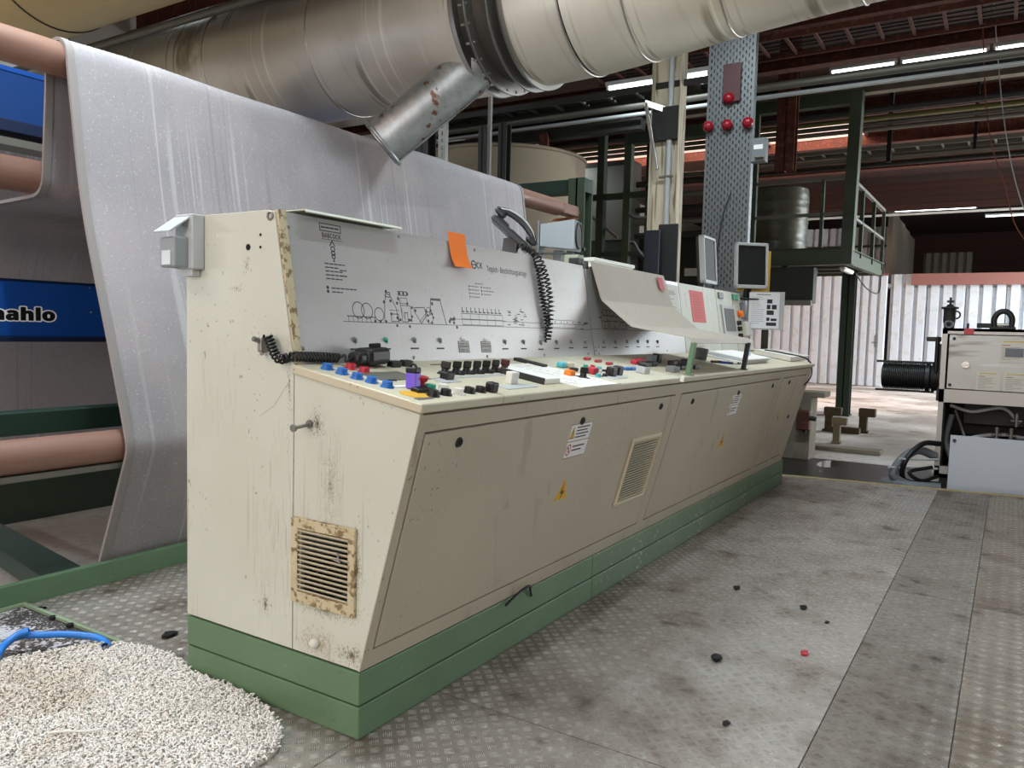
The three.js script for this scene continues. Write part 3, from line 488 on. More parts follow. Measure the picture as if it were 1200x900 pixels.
// fittings of the near end
{
  const p = [1.79, 0.983, -1.889], b = mesh('bolt', [rod([0.012, 0, 0], [-0.075, -0.006, 0.004], 0.006), rod([-0.07, -0.006, 0.004], [-0.08, -0.006, 0.004], 0.0125, 0.0125, 6), rod([0.0, 0, 0], [-0.01, 0, 0], 0.014, 0.014, 6)], M.dullSteel, desk); b.position.set(X0, p[1], p[2]);
  const q = [1.79, 0.271, -1.857], k = mesh('plug', clean(new THREE.CapsuleGeometry(0.017, 0.004, 6, 16).rotateZ(Math.PI / 2)), M.white, desk); k.position.set(X0 - 0.004, q[1], q[2]);
  const w = [1.79, 1.654, -2.082], ws = mesh('washer', clean(new THREE.TorusGeometry(0.012, 0.004, 8, 20).rotateY(Math.PI / 2)), M.dullSteel, desk); ws.position.set(X0 - 0.002, w[1], w[2]);
  for (const [a, r] of [[[1.79, 1.556, -2.191], 0.011], [[1.79, 1.595, -2.13], 0.005], [[1.79, 1.554, -2.13], 0.005]]) { const m = mesh('hole', clean(new THREE.CylinderGeometry(r, r, 0.003, 14).rotateZ(Math.PI / 2)), M.matte, desk); m.position.set(X0, a[1], a[2]); }  // black discs stand for the shade inside drilled holes
  const s = [1.79, 1.231, -2.1], cl = mesh('cord_socket', [rbox(0.03, 0.05, 0.022, -0.015, 0, 0, 0.006), rod([-0.02, 0.01, 0], [-0.05, 0.02, -0.005], 0.009), rod([-0.015, -0.028, 0], [-0.03, -0.03, 0.012], 0.006)], M.dullSteel, desk); cl.position.set(X0, s[1], s[2]);
}
// upper panel: frame, printed mimic panels, instrument panels
const LP = 0.52;
const mimicPrint = (x0, x1, W, draw) => canvasTex(W, 512, (c, w, h) => {
  const img = c.createImageData(w, h), k0 = (x1 - x0) / 2.2;
  for (let j = 0, k = 0; j < h; j++) for (let i = 0; i < w; i++, k += 4) {
    const u = i / w * k0, v = j / h; let p = mix3([176, 176, 175], [166, 165, 163], fbm(u, v, 6, 5, 61)); const rn = vn(u, v, 190, 3, 63) * vn(u, v, 23, 2, 64); p = mix3(p, [190, 188, 184], step(0.5, 0.8, rn) * 0.5); p = mix3(p, [138, 132, 126], step(0.76, 0.88, fbm(u, v, 120, 2, 66, 30)) * 0.2);
    img.data[k] = p[0]; img.data[k + 1] = p[1]; img.data[k + 2] = p[2]; img.data[k + 3] = 255;
  }
  c.putImageData(img, 0, 0);
  const P = (q) => { const p = pen.map ? pen.map(q) : q; return [(p[0] - x0) / (x1 - x0) * w, h - p[1] / LP * h]; }, sx = w / (x1 - x0), sy = h / LP;
  c.lineCap = 'round'; const ink = '#2a2b2e';
  const pen = {
    line: (pts, lw = 2) => { c.strokeStyle = ink; c.lineWidth = lw; c.beginPath(); pts.forEach((p, i) => c[i ? 'lineTo' : 'moveTo'](...P(p))); c.stroke(); },
    ring: (p, r, lw = 2) => { const [a, b] = P(p); c.strokeStyle = ink; c.lineWidth = lw; c.beginPath(); c.ellipse(a, b, r * sx, r * sy, 0, 0, 7); c.stroke(); },
    dot: (p, r = 0.006) => { const [a, b] = P(p); c.fillStyle = ink; c.beginPath(); c.ellipse(a, b, r * sx, r * sy, 0, 0, 7); c.fill(); },
    rect: (a, b, lw = 2) => { const A = P(a), B = P(b); c.strokeStyle = ink; c.lineWidth = lw; c.strokeRect(A[0], A[1], B[0] - A[0], B[1] - A[1]); },
    text: (t, p, hh, bold = '', stretch = 1) => { const [a, b] = P(p); c.save(); c.translate(a, b); c.scale(sx / sy * stretch, 1); c.fillStyle = ink; c.font = `${bold} ${hh * sy * 1.35}px sans-serif`; c.fillText(t, 0, 0); c.restore(); },
    fit: (t, p, hh, width, bold = '') => { const [a, b] = P(p); c.save(); c.translate(a, b); c.fillStyle = ink; c.font = `${bold} ${hh * sy * 1.35}px sans-serif`; c.scale(width * sx / c.measureText(t).width, 1); c.fillText(t, 0, 0); c.restore(); },
    dash: (p, len, lw = 3) => { const [a, b] = P(p); c.strokeStyle = ink; c.lineWidth = lw; c.beginPath(); for (let q = 0; q < len; q += 0.022) { c.moveTo(a + q * sx, b); c.lineTo(a + Math.min(len, q + 0.016) * sx, b); } c.stroke(); },
  };
  draw(pen, c, P, sx, sy);
});
const leftPrint = mimicPrint(1.825, 3.975, 2048, (d) => {
  // heading blocks at the left
  d.rect([1.975, 0.502], [2.075, 0.476], 3); d.dash([1.982, 0.489], 0.085, 5); d.fit('BABCOCK', [1.98, 0.452], 0.018, 0.092, 'bold'); d.dash([1.98, 0.446], 0.095, 2);
  d.line([[2.014, 0.424], [2.026, 0.442], [2.038, 0.424]], 4); d.ring([2.026, 0.413], 0.009, 4); d.ring([2.026, 0.398], 0.008, 4); d.ring([2.026, 0.386], 0.008, 4); d.dot([2.026, 0.37], 0.004);
  for (let i = 0; i < 5; i++) d.dash([1.98, 0.358 - i * 0.0135], [0.095, 0.06, 0.08, 0.1, 0.075][i], 4); d.dash([2.05, 0.338], 0.03, 4); d.dash([2.05, 0.318], 0.03, 4);
  d.dot([1.98, 0.272], 0.006); d.dash([2.0, 0.271], 0.12, 4); d.dot([1.98, 0.258], 0.006); d.dash([2.0, 0.257], 0.05, 4);
  // title
  d.fit('BABC', [2.77, 0.418], 0.029, 0.095, 'bold'); d.ring([2.893, 0.432], 0.017, 6); d.line([[2.873, 0.432], [2.913, 0.432]], 5); d.fit('CK', [2.912, 0.418], 0.029, 0.048, 'bold');
  d.fit('Teppich - Beschichtungsanlage', [2.995, 0.409], 0.027, 0.345, 'bold');
  d.dash([2.885, 0.345], 0.06, 3); for (let i = 0; i < 4; i++) { d.dash([2.832, 0.33 - i * 0.016], 0.075, 3); d.line([[2.832, 0.336 - i * 0.016], [2.832, 0.32 - i * 0.016]], 2); } for (let i = 0; i < 3; i++) { d.dot([2.93, 0.33 - i * 0.016], 0.005); d.dash([2.945, 0.33 - i * 0.016], [0.06, 0.085, 0.055][i], 3); }
  for (let i = 0; i < 5; i++) { d.dash([3.525, 0.347 - i * 0.026], 0.07, 3); if (i > 1) d.line([[3.525, 0.347 - i * 0.026], [3.525, 0.373 - i * 0.026]], 3); }
  // the line of machines, left to right
  const B = 0.093; d.map = (p) => [2.12 + 0.5756 * (p[0] - 2.205), 0.151 + 0.73 * (p[1] - 0.093)]; d.line([[2.06, B + 0.002], [5.42, B - 0.002]], 2);
  d.line([[2.1, B + 0.03], [2.36, B + 0.028]], 3); for (let i = 0; i < 7; i++) d.line([[2.11 + i * 0.04, B], [2.11 + i * 0.04, B + 0.028]], 2);
  d.ring([2.205, B + 0.062], 0.03, 3); d.ring([2.283, B + 0.06], 0.029, 3); d.ring([2.395, B + 0.045], 0.025, 3); for (const x of [2.35, 2.4, 2.455]) d.dot([x, B + 0.008], 0.006);
  d.line([[2.44, B + 0.01], [2.46, B + 0.105], [2.48, B + 0.16], [2.52, B + 0.15], [2.57, B + 0.08], [2.58, B + 0.01]], 3); d.rect([2.51, B + 0.05], [2.585, B + 0.01], 3); d.line([[2.5, B + 0.07], [2.6, B + 0.07]], 2); d.rect([2.48, B + 0.165], [2.52, B + 0.14], 3);
  for (const [x, y] of [[2.485, .17], [2.455, .112], [2.52, .12], [2.585, .11], [2.6, .135], [2.515, .05], [2.57, .03], [2.6, .02]]) d.dot([x, B + y], 0.006);
  d.rect([2.605, B + 0.175], [2.7, B + 0.155], 3); d.rect([2.62, B + 0.14], [2.69, B + 0.11], 2); d.line([[2.62, B + 0.1], [2.62, B + 0.01], [2.68, B + 0.01], [2.68, B + 0.06], [2.65, B + 0.06], [2.65, B + 0.02]], 3); d.line([[2.6, B + 0.15], [2.64, B + 0.03]], 2); d.line([[2.62, B + 0.1], [2.72, B + 0.098], [2.72, B + 0.01]], 2);
  for (const [x, y] of [[2.62, .165], [2.66, .165], [2.7, .165], [2.69, .11], [2.735, .09], [2.725, .04], [2.69, .02], [2.71, .02], [2.69, -.015], [2.56, -.012]]) d.dot([x, B + y], 0.006);
  d.line([[2.755, B + 0.09], [2.87, B + 0.095], [2.885, B + 0.05], [2.82, B + 0.005], [2.755, B + 0.07], [2.755, B + 0.09]], 3); d.line([[2.80, B + 0.01], [2.9, B + 0.075]], 2); d.ring([2.915, B + 0.04], 0.024, 2); d.ring([2.915, B + 0.075], 0.016, 2);
  for (const [x, y] of [[2.77, .075], [2.885, .075], [2.9, .05], [2.9, .02], [2.95, .06], [2.96, .04], [2.94, .08], [2.94, .01]]) d.dot([x, B + y], 0.006);
  d.line([[2.925, B + 0.06], [2.955, B + 0.145], [3.06, B + 0.145], [3.105, B]], 4); d.rect([2.953, B + 0.15], [3.065, B + 0.14], 2); d.dot([2.965, B + 0.12], 0.007);
  for (const [x, y] of [[3.15, .02], [3.165, .035], [3.19, .035], [3.21, .04], [3.2, .015], [3.23, -.012]]) d.dot([x, B + y], 0.007); d.line([[3.14, B + 0.03], [3.22, B + 0.03]], 2);
  // the long ovens, in true coordinates
  d.map = null; const Q = 0.151, seg = (a, b, y0, h, n) => { for (const k of [0, 0.5, 1]) d.line([[a, y0 - h * k], [b, y0 - h * k]], 2.5); for (let i = 0; i <= n; i++) d.line([[mix(a, b, i / n), y0], [mix(a, b, i / n), y0 - h]], 2); };
  seg(2.754, 3.076, Q + 0.054, 0.05, 5); seg(3.419, 3.793, Q + 0.045, 0.04, 3); d.line([[2.70, Q + 0.027], [3.1, Q + 0.027]], 2); d.line([[3.08, Q + 0.025], [3.9, Q + 0.025]], 2);
  for (let i = 0; i < 10; i++) { const x = mix(2.765, 3.055, i / 9); d.line([[x - 0.007, Q + 0.062], [x + 0.011, Q + 0.062]], 5); d.line([[x - 0.002, Q + 0.062], [x - 0.002, Q + 0.08]], 5); }
  for (let i = 0; i < 18; i++) { const x = mix(3.125, 3.285, hash(i, 1, 4)), y = Q + 0.005 + 0.075 * hash(i, 2, 4); d.line([[x - 0.012, y], [x + 0.012, y]], 4); if (i % 3 === 0) d.rect([x - 0.006, y + 0.012], [x + 0.006, y], 2); }
  for (let i = 0; i < 6; i++) d.dot([mix(3.44, 3.77, i / 5), Q + 0.034], 0.005);
  for (let i = 0; i < 9; i++) { const x = mix(3.83, 3.94, hash(i, 5, 6)), y = Q + 0.04 * hash(i, 6, 6); d.line([[x - 0.014, y], [x + 0.014, y]], 4); }

}), rightPrint = mimicPrint(3.985, 5.45, 1024, (d) => {
  const B = 0.155; d.line([[3.985, B], [5.3, B]], 2); for (const [a, b] of [[4.12, 4.2], [4.22, 4.35], [4.38, 4.46]]) d.rect([a, B + 0.05], [b, B + 0.008], 3); d.rect([4.15, B + 0.115], [4.3, B + 0.085], 3); d.rect([4.12, B + 0.08], [4.36, B + 0.05], 2); d.ring([4.2, B + 0.1], 0.01, 3); d.line([[4.3, B + 0.115], [4.4, B + 0.04]], 2);
  for (let i = 0; i < 18; i++) d.dot([4.09 + 0.022 * i, B + 0.015 + 0.09 * hash(i, 2, 5)], 0.006); d.rect([4.5, B + 0.045], [4.62, B + 0.02], 3); d.line([[4.4, B + 0.03], [5.2, B + 0.025]], 2); for (let i = 0; i < 6; i++) d.rect([4.66 + i * 0.09, B + 0.05], [4.74 + i * 0.09, B + 0.012], 2);
  for (let i = 0; i < 4; i++) d.dot([4.0 + 0.04 * i, 0.03 + (i % 2) * 0.02], 0.005);
});
const panelMat = (map) => std({ map, metalness: 0.4, roughness: 0.38 });
function panelPlate(name, x0, x1, s0, s1, mat, t = 0.008, out = 0) { const g = new THREE.BoxGeometry(x1 - x0 - 0.004, s1 - s0, t), m = mesh(name, g, mat, desk); onPanel(m, (x0 + x1) / 2, (s0 + s1) / 2, out - t / 2); return m; }
onPanel(mesh('panel_frame', [box(0.032, LP, 0.03, X0 + 0.022, LP / 2, -0.012), box(0.012, LP, 0.03, X1 - 0.012, LP / 2, -0.012)], M.dirty, desk), 0, 0);
const mimic = [panelPlate('mimic_panel', 1.825, 3.975, 0.006, LP - 0.004, panelMat(leftPrint)), panelPlate('mimic_panel', 3.985, 5.45, 0.006, LP - 0.004, panelMat(rightPrint))];
const onMimic = (name, i, geo, mat, p, out = 0) => { const m = mesh(name, geo, mat, mimic[i]), cx = i ? 4.7175 : 2.9; m.position.set(p[0] - cx, p[1] - (LP + 0.002) / 2, 0.004 + out); return m; };
const lampGeo = join([clean(new THREE.CylinderGeometry(0.009, 0.011, 0.008, 14).rotateX(Math.PI / 2)), clean(new THREE.SphereGeometry(0.007, 10, 6).translate(0, 0, 0.005)), rbox(0.004, 0.012, 0.006, 0.006, -0.008, 0.003, 0.001)]);
const screwGeo = join([clean(new THREE.SphereGeometry(0.0075, 10, 5, 0, 7, 0, 1.4).scale(1, 0.5, 1).rotateX(Math.PI / 2)), box(0.009, 0.002, 0.003, 0, 0, 0.003)]);
const tagGeo = box(0.05, 0.006, 0.0012);
[[2.082, 0.091], [2.247, 0.091], [2.414, 0.092], [2.578, 0.091], [3.066, 0.086], [3.231, 0.086], [3.392, 0.082], [3.554, 0.085], [3.712, 0.087], [3.875, 0.088]].forEach((p, i) => { onMimic('indicator_lamp', 0, lampGeo, i === 1 ? M.btnGreen : M.grey, p); onMimic('name_strip', 0, tagGeo, M.pipeDark, [p[0], p[1] - 0.035], 0.0006); });
[[4.105, 0.088], [4.265, 0.086], [4.431, 0.089], [4.599, 0.089], [4.756, 0.089], [4.922, 0.089]].forEach((p) => { onMimic('indicator_lamp', 1, lampGeo, M.grey, p); onMimic('name_strip', 1, tagGeo, M.pipeDark, [p[0], p[1] - 0.035], 0.0006); });
[[1.834, 0.466], [2.396, 0.499], [2.912, 0.497], [1.837, 0.061], [1.872, 0.024], [2.401, 0.021], [2.911, 0.019], [3.419, 0.018]].forEach((p) => onMimic('screw', 0, screwGeo, M.dullSteel, p));
[[4.07, 0.515], [3.898, 0.019], [4.035, 0.017], [4.002, 0.054], [5.083, 0.026]].forEach((p) => onMimic('screw', 1, screwGeo, M.dullSteel, p));
const setPrint = canvasTex(128, 128, (c) => { c.fillStyle = '#b9b6b0'; c.fillRect(0, 0, 128, 128); c.strokeStyle = '#333'; c.lineWidth = 6; c.strokeRect(4, 4, 120, 54); c.strokeRect(4, 68, 120, 54); c.fillStyle = '#333'; for (const y of [22, 38, 86, 102]) { c.fillRect(14, y, 60, 8); c.fillRect(82, y, 28, 8); } });
for (const p of [[2.742, 0.062], [2.91, 0.061]]) { onMimic('setting_plate', 0, planeUv(0.075, 0.05, 0.002), std({ map: setPrint, roughness: 0.6 }), p, 0.001); onMimic('indicator_lamp', 0, lampGeo, M.white, [p[0], p[1] + 0.034]); }
// instrument panels right of the canopy
const noticePrint = canvasTex(256, 512, (c, w, h) => { c.fillStyle = '#d8d6cf'; c.fillRect(0, 0, w, h); c.fillStyle = '#55534f'; for (let i = 0; i < 26; i++) if (hash(i, 4, 1) > 0.2) c.fillRect(24, 24 + i * 18, 60 + 140 * hash(i, 1, 2), 6); c.strokeStyle = '#8a8883'; c.strokeRect(3, 3, w - 6, h - 6); });
const redPrint = canvasTex(256, 384, (c, w, h) => { c.fillStyle = '#cf4a46'; c.fillRect(0, 0, w, h); c.fillStyle = '#8f2a2a'; for (let i = 0; i < 10; i++) c.fillRect(40, 40 + i * 32, 176 - 60 * hash(i, 3, 8), 5); for (let i = 0; i < 4; i++) c.fillRect(70 + i * 36, 40, 4, 300); });
const ip = (x0, x1) => panelPlate('instrument_panel', x0, x1, 0.006, LP - 0.004, M.cream);
const inst = [ip(5.46, 6.28), ip(6.29, 6.72), ip(6.73, 7.10)], instX = [5.87, 6.505, 6.915];
const onInst = (name, i, geo, mat, x, s, out = 0) => { const m = mesh(name, geo, mat, inst[i]); m.position.set(x - instX[i], s - (LP + 0.002) / 2, 0.004 + out); return m; };
panelPlate('notice', 5.03, 5.43, 0.26, 0.49, std({ map: noticePrint, roughness: 0.7 }), 0.002, 0.003); panelPlate('notice', 5.62, 5.98, 0.02, 0.13, std({ map: noticePrint, roughness: 0.7 }), 0.002, 0.003);
onInst('red_notice', 0, planeUv(0.3, 0.24, 0.002), std({ map: redPrint, roughness: 0.6 }), 5.82, 0.355, 0.001);
for (const x of [5.6, 6.1]) onInst('sticker', 0, planeUv(0.06, 0.1, 0.001), M.paper, x, 0.4, 0.001);
onInst('gauge', 1, join([rbox(0.11, 0.05, 0.014, 0, 0, 0.007, 0.003)]), M.grey, 6.40, 0.47); onInst('screen_bezel', 1, rbox(0.34, 0.28, 0.012, 0, 0, 0.006, 0.006), M.lightGrey, 6.55, 0.255); onInst('screen', 1, rbox(0.26, 0.19, 0.004, 0, 0, 0.0135, 0.002), M.black, 6.56, 0.27);
onInst('gauge', 2, rbox(0.14, 0.05, 0.014, 0, 0, 0.007, 0.003), M.btnGreen, 6.80, 0.475); onInst('emergency_button', 2, join([clean(new THREE.CylinderGeometry(0.032, 0.032, 0.012, 20).rotateX(Math.PI / 2)), clean(new THREE.CylinderGeometry(0.03, 0.024, 0.03, 20).rotateX(Math.PI / 2).translate(0, 0, 0.024))]), M.orange, 6.86, 0.33); onInst('display', 2, rbox(0.14, 0.15, 0.01, 0, 0, 0.005, 0.003), M.grey, 7.0, 0.36);
for (const s of [0.2, 0.14, 0.25]) onInst('selector', 2, join([clean(new THREE.CylinderGeometry(0.02, 0.022, 0.02, 16).rotateX(Math.PI / 2)), rbox(0.01, 0.036, 0.016, 0, 0, 0.016, 0.003)]), M.black, 6.80, s, 0.01);
onInst('socket_box', 2, rbox(0.16, 0.12, 0.04, 0, 0, 0.02, 0.006), M.white, 7.0, 0.2); onInst('socket_box', 2, rbox(0.14, 0.1, 0.04, 0, 0, 0.02, 0.006), M.white, 7.02, 0.06);

// worktop in two lengths, and what is set into it. Its own axes: x along the desk, -z towards the panel, y out of the top
const worktop = [[X0 - 0.012, 3.952], [3.956, X1 + 0.01]].map(([a, b]) => {
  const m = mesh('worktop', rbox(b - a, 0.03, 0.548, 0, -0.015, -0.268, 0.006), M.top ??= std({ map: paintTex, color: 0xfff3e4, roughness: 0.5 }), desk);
  m.position.set((a + b) / 2, 1.082, -1.43); m.rotation.x = AW; m.userData.mid = (a + b) / 2; return m;
});
worktop.forEach((m) => { m.cx = m.userData.mid; delete m.userData.mid; });
const onTop = (name, geo, mat, p, h = 0, turn = 0) => { const k = p[0] > 3.954 ? 1 : 0, m = mesh(name, geo, mat, worktop[k]); m.position.set(p[0] - worktop[k].cx, h, -p[1]); m.rotation.y = turn; return m; };
const button = join([clean(new THREE.CylinderGeometry(0.021, 0.022, 0.005, 20).translate(0, 0.0025, 0)), clean(new THREE.CylinderGeometry(0.0165, 0.0175, 0.016, 20).translate(0, 0.011, 0))]);
const smallButton = join([clean(new THREE.CylinderGeometry(0.014, 0.015, 0.004, 16).translate(0, 0.002, 0)), clean(new THREE.CylinderGeometry(0.011, 0.012, 0.012, 16).translate(0, 0.008, 0))]);
const flatKey = rbox(0.05, 0.016, 0.024, 0, 0.008, 0, 0.004);
const knob = join([rbox(0.047, 0.006, 0.05, 0, 0.003, 0, 0.002), clean(new THREE.CylinderGeometry(0.013, 0.016, 0.016, 18).translate(0, 0.014, 0)), rbox(0.011, 0.026, 0.036, 0, 0.034, 0, 0.004)]);
const tagPlate = rbox(0.075, 0.0015, 0.022, 0, 0.0008, 0, 0.0005, 1);
for (const p of [[1.851, 0.457], [1.849, 0.387], [1.846, 0.318], [1.852, 0.262], [1.853, 0.197]]) { onTop('push_button', button, M.btnBlue, p); onTop('name_tag', tagPlate, M.paper, [p[0] + 0.07, p[1] - 0.002]); }
for (const p of [[1.952, 0.45], [1.955, 0.39]]) onTop('push_button', button, M.btnRed, p);
onTop('switch_panel', rbox(0.19, 0.004, 0.11, 0, 0.002, 0, 0.001), M.pipe, [2.012, 0.322]); onTop('flat_key', rbox(0.03, 0.006, 0.012, 0, 0.003, 0, 0.002), M.black, [1.952, 0.262]);
for (const p of [[2.18, 0.456], [2.253, 0.462]]) onTop('flat_key', rbox(0.05, 0.022, 0.03, 0, 0.011, 0, 0.005), M.black, p);
onTop('emergency_label', clean(new THREE.CylinderGeometry(0.045, 0.045, 0.0015, 28).translate(0, 0.0008, 0)), M.yellow, [1.863, 0.097]);
onTop('emergency_button', join([clean(new THREE.CylinderGeometry(0.016, 0.018, 0.03, 18).translate(0, 0.015, 0)), clean(new THREE.CylinderGeometry(0.026, 0.022, 0.014, 20).translate(0, 0.034, 0))]), M.red, [1.954, 0.151]);
onTop('flat_key', rbox(0.07, 0.014, 0.034, 0, 0.007, 0, 0.003), M.black, [1.924, 0.117]);
[[[1.98, 0.128], 'btnGreen'], [[1.913, 0.062], 'black'], [[2.036, 0.121], 'white'], [[1.977, 0.063], 'black'], [[2.039, 0.06], 'white'], [[2.104, 0.063], 'black'], [[2.165, 0.061], 'black']].forEach(([p, m]) => { onTop('push_button', button, M[m], p); });
onTop('push_button', rbox(0.038, 0.034, 0.034, 0, 0.017, 0, 0.006), M.black, [2.214, 0.049]); onTop('name_tag', tagPlate, M.pipe, [1.849, 0.045]); onTop('switch_panel', rbox(0.1, 0.003, 0.06, 0, 0.0015, 0, 0.001), M.lightGrey, [2.19, 0.224]); onTop('push_button', rbox(0.045, 0.028, 0.036, 0, 0.014, 0, 0.006), M.black, [2.214, 0.24]);
[[2.3, 0.316], [2.365, 0.313], [2.427, 0.311], [2.489, 0.309], [2.554, 0.31], [2.624, 0.313], [2.701, 0.318]].forEach((p, i) => { onTop('rotary_switch', knob, i === 6 ? std({ color: 0x4a1a1c, roughness: 0.5 }) : M.black, p, 0, i === 0 || i === 6 ? 0.5 : 1.2 + 0.2 * hash(i, 1, 1)); onTop('name_tag', tagPlate, M.lightGrey, [p[0], p[1] - 0.055]); });
onTop('switch_panel', rbox(0.2, 0.003, 0.05, 0, 0.0015, 0, 0.001), M.lightGrey, [2.434, 0.08]); onTop('socket', rbox(0.05, 0.045, 0.03, 0, 0.022, 0, 0.004), M.white, [2.465, 0.13]);
onTop('name_tag', rbox(0.1, 0.002, 0.012, 0, 0.001, 0, 0.0005, 1), M.pipe, [2.148, 0.258]); onTop('name_tag', rbox(0.09, 0.002, 0.012, 0, 0.001, 0, 0.0005, 1), M.pipe, [2.446, 0.462]);
[[[3.194, 0.322], 'cyan'], [[3.248, 0.315], 'beige'], [[2.997, 0.173], 'orange']].forEach(([p, m]) => onTop('push_button', rbox(0.05, 0.026, 0.036, 0, 0.013, 0, 0.008), M[m], p));
onTop('flat_key', flatKey, M.black, [3.166, 0.243]); onTop('rotary_switch', knob, M.black, [3.033, 0.125], 0, 0.9); onTop('push_button', rbox(0.055, 0.03, 0.04, 0, 0.015, 0, 0.006), M.btnRed, [3.23, 0.18]);
[[3.687, 0.443], [3.697, 0.384], [3.7, 0.321]].forEach((p) => onTop('flat_key', rbox(0.055, 0.014, 0.02, 0, 0.007, 0, 0.003), M.btnRed, p));
[[[3.429, 0.244], 'cyan'], [[3.432, 0.282], 'btnRed'], [[3.374, 0.29], 'btnGreen'], [[3.183, 0.125], 'cyan'], [[3.326, 0.192], 'white'], [[3.283, 0.144], 'white'], [[3.232, 0.117], 'black'], [[3.368, 0.186], 'black'], [[3.211, 0.192], 'black']].forEach(([p, m]) => onTop('push_button', smallButton, M[m], p));
[[3.293, 0.116], [3.387, 0.128]].forEach((p) => onTop('rotary_switch', rbox(0.05, 0.045, 0.04, 0, 0.022, 0, 0.008), M.black, p)); onTop('switch_panel', rbox(0.16, 0.003, 0.05, 0, 0.0015, 0, 0.001), M.lightGrey, [3.294, 0.089]);
[[3.658, 0.203], [3.714, 0.195]].forEach((p) => onTop('flat_key', rbox(0.06, 0.014, 0.024, 0, 0.007, 0, 0.004), M.btnBlue, p)); onTop('counter', rbox(0.07, 0.035, 0.05, 0, 0.018, 0, 0.004), M.lightGrey, [3.691, 0.128]); onTop('counter_window', rbox(0.06, 0.016, 0.044, 0, 0.042, 0, 0.004), M.black, [3.691, 0.128]);
[[[4.011, 0.308], 'btnRed'], [[4.121, 0.33], 'btnRed'], [[4.022, 0.251], 'black'], [[4.108, 0.252], 'black'], [[4.418, 0.251], 'black'], [[4.508, 0.253], 'black'], [[4.258, 0.189], 'black'], [[4.259, 0.143], 'black'], [[4.448, 0.13], 'black']].forEach(([p, m]) => onTop('flat_key', rbox(0.075, 0.024, 0.04, 0, 0.012, 0, 0.006), M[m], p));
onTop('counter', rbox(0.06, 0.045, 0.045, 0, 0.022, 0, 0.004), M.grey, [4.267, 0.327]); onTop('counter', rbox(0.05, 0.05, 0.045, 0, 0.025, 0, 0.004), M.black, [4.335, 0.32]); onTop('counter', rbox(0.09, 0.03, 0.05, 0, 0.015, 0, 0.004), M.grey, [4.047, 0.107]); onTop('rotary_switch', rbox(0.07, 0.05, 0.05, 0, 0.025, 0, 0.008), M.black, [4.384, 0.161]);
onTop('name_tag', rbox(0.26, 0.004, 0.018, 0, 0.002, 0, 0.001, 1), M.lightGrey, [3.882, 0.236]); onTop('clip', rbox(0.02, 0.03, 0.02, 0, 0.01, 0, 0.003), M.white, [3.74, -0.065]);
// lid laid over the near top corner of the desk
const lid = thing('cover_plate', 'thin dented cream sheet lying on top of the near end of the control desk', 'sheet', [0, 0, 0]);
mesh('plate', [sheet([[1.679, -2.47], [1.682, -2.3], [1.684, -2.02], [1.676, -2.012]], 0.004, 1.88, 2.37, 8, (x, s) => 0.004 * Math.sin(x * 9) * Math.sin(s * 7))], M.cream, lid);

// canopy of bent sheet steel on two legs
{
  const o = thing('sheet_canopy', 'bent grey sheet metal canopy on two legs over the middle of the desk', 'canopy', [4.05, 1.085, -1.452]);
  const path = [[1.697, -2.043], [1.485, -1.968], [1.475, -1.958], [1.345, -1.79], [1.337, -1.778], [1.286, -1.452], [1.279, -1.438], [1.255, -1.428]].map(([y, z]) => [y - 1.085, z + 1.452]);
  mesh('sheet', sheet(path, 0.005, -0.01, 1.09, 1), std({ map: paintTex, color: 0xe0d2ce, roughness: 0.5 }), o);
  mesh('leg', [bar([0.01, 0, 0], [0.01, 0.175, 0.026], 0.028, 0.028, 0.003), rbox(0.05, 0.006, 0.05, 0.01, 0.003, 0, 0.002)], M.green, o).userData.label = 'green painted leg'; mesh('leg', [bar([1.03, 0, 0], [1.03, 0.175, 0.026], 0.028, 0.028, 0.003), rbox(0.05, 0.006, 0.05, 1.03, 0.003, 0, 0.002)], M.pipeDark, o).userData.label = 'dark painted leg';
  each('hinge', [rbox(0.07, 0.035, 0.06, -0.13, 0.605, -0.62, 0.006), rbox(0.07, 0.05, 0.05, -0.05, 0.59, -0.625, 0.006)], M.pipeDark, o);
  mesh('red_sticker', box(0.09, 0.085, 0.001).rotateX(-0.34).translate(0.97, 0.55, -0.555), M.btnRed, o);
  const m = thing('block', 'small light green block on the desk top left of the canopy', 'block', [3.93, 1.675, -2.09]); mesh('body', rbox(0.07, 0.05, 0.09, 0, 0.025, 0, 0.006), std({ color: 0x97a08c, roughness: 0.6 }), m);
}

// socket outlet with its lid up, on the near top corner
{
  const o = thing('socket_outlet', 'grey surface socket outlet with raised lid on the top corner of the desk end', 'socket', [1.79, 1.52, -2.5]);
  mesh('housing', [rbox(0.05, 0.19, 0.10, -0.025, 0.06, 0.03, 0.006), rbox(0.035, 0.03, 0.06, -0.02, -0.045, 0.03, 0.004)], M.lightGrey, o);
  mesh('socket_insert', [rbox(0.06, 0.105, 0.085, -0.075, 0.02, 0.015, 0.008)], std({ color: 0x8d9396, roughness: 0.5 }), o); mesh('cover', rbox(0.006, 0.05, 0.05, -0.106, 0.0, 0.015, 0.002), std({ color: 0xc6d2d6, roughness: 0.3 }), o);
  mesh('lid', rbox(0.105, 0.007, 0.088, -0.095, 0.115, 0.02, 0.002).applyMatrix4(new THREE.Matrix4().makeTranslation(-0.045, 0.145, 0).multiply(new THREE.Matrix4().makeRotationZ(0.62)).multiply(new THREE.Matrix4().makeTranslation(0.045, -0.115, 0))), std({ color: 0xbcc4c8, roughness: 0.35 }), o);
}

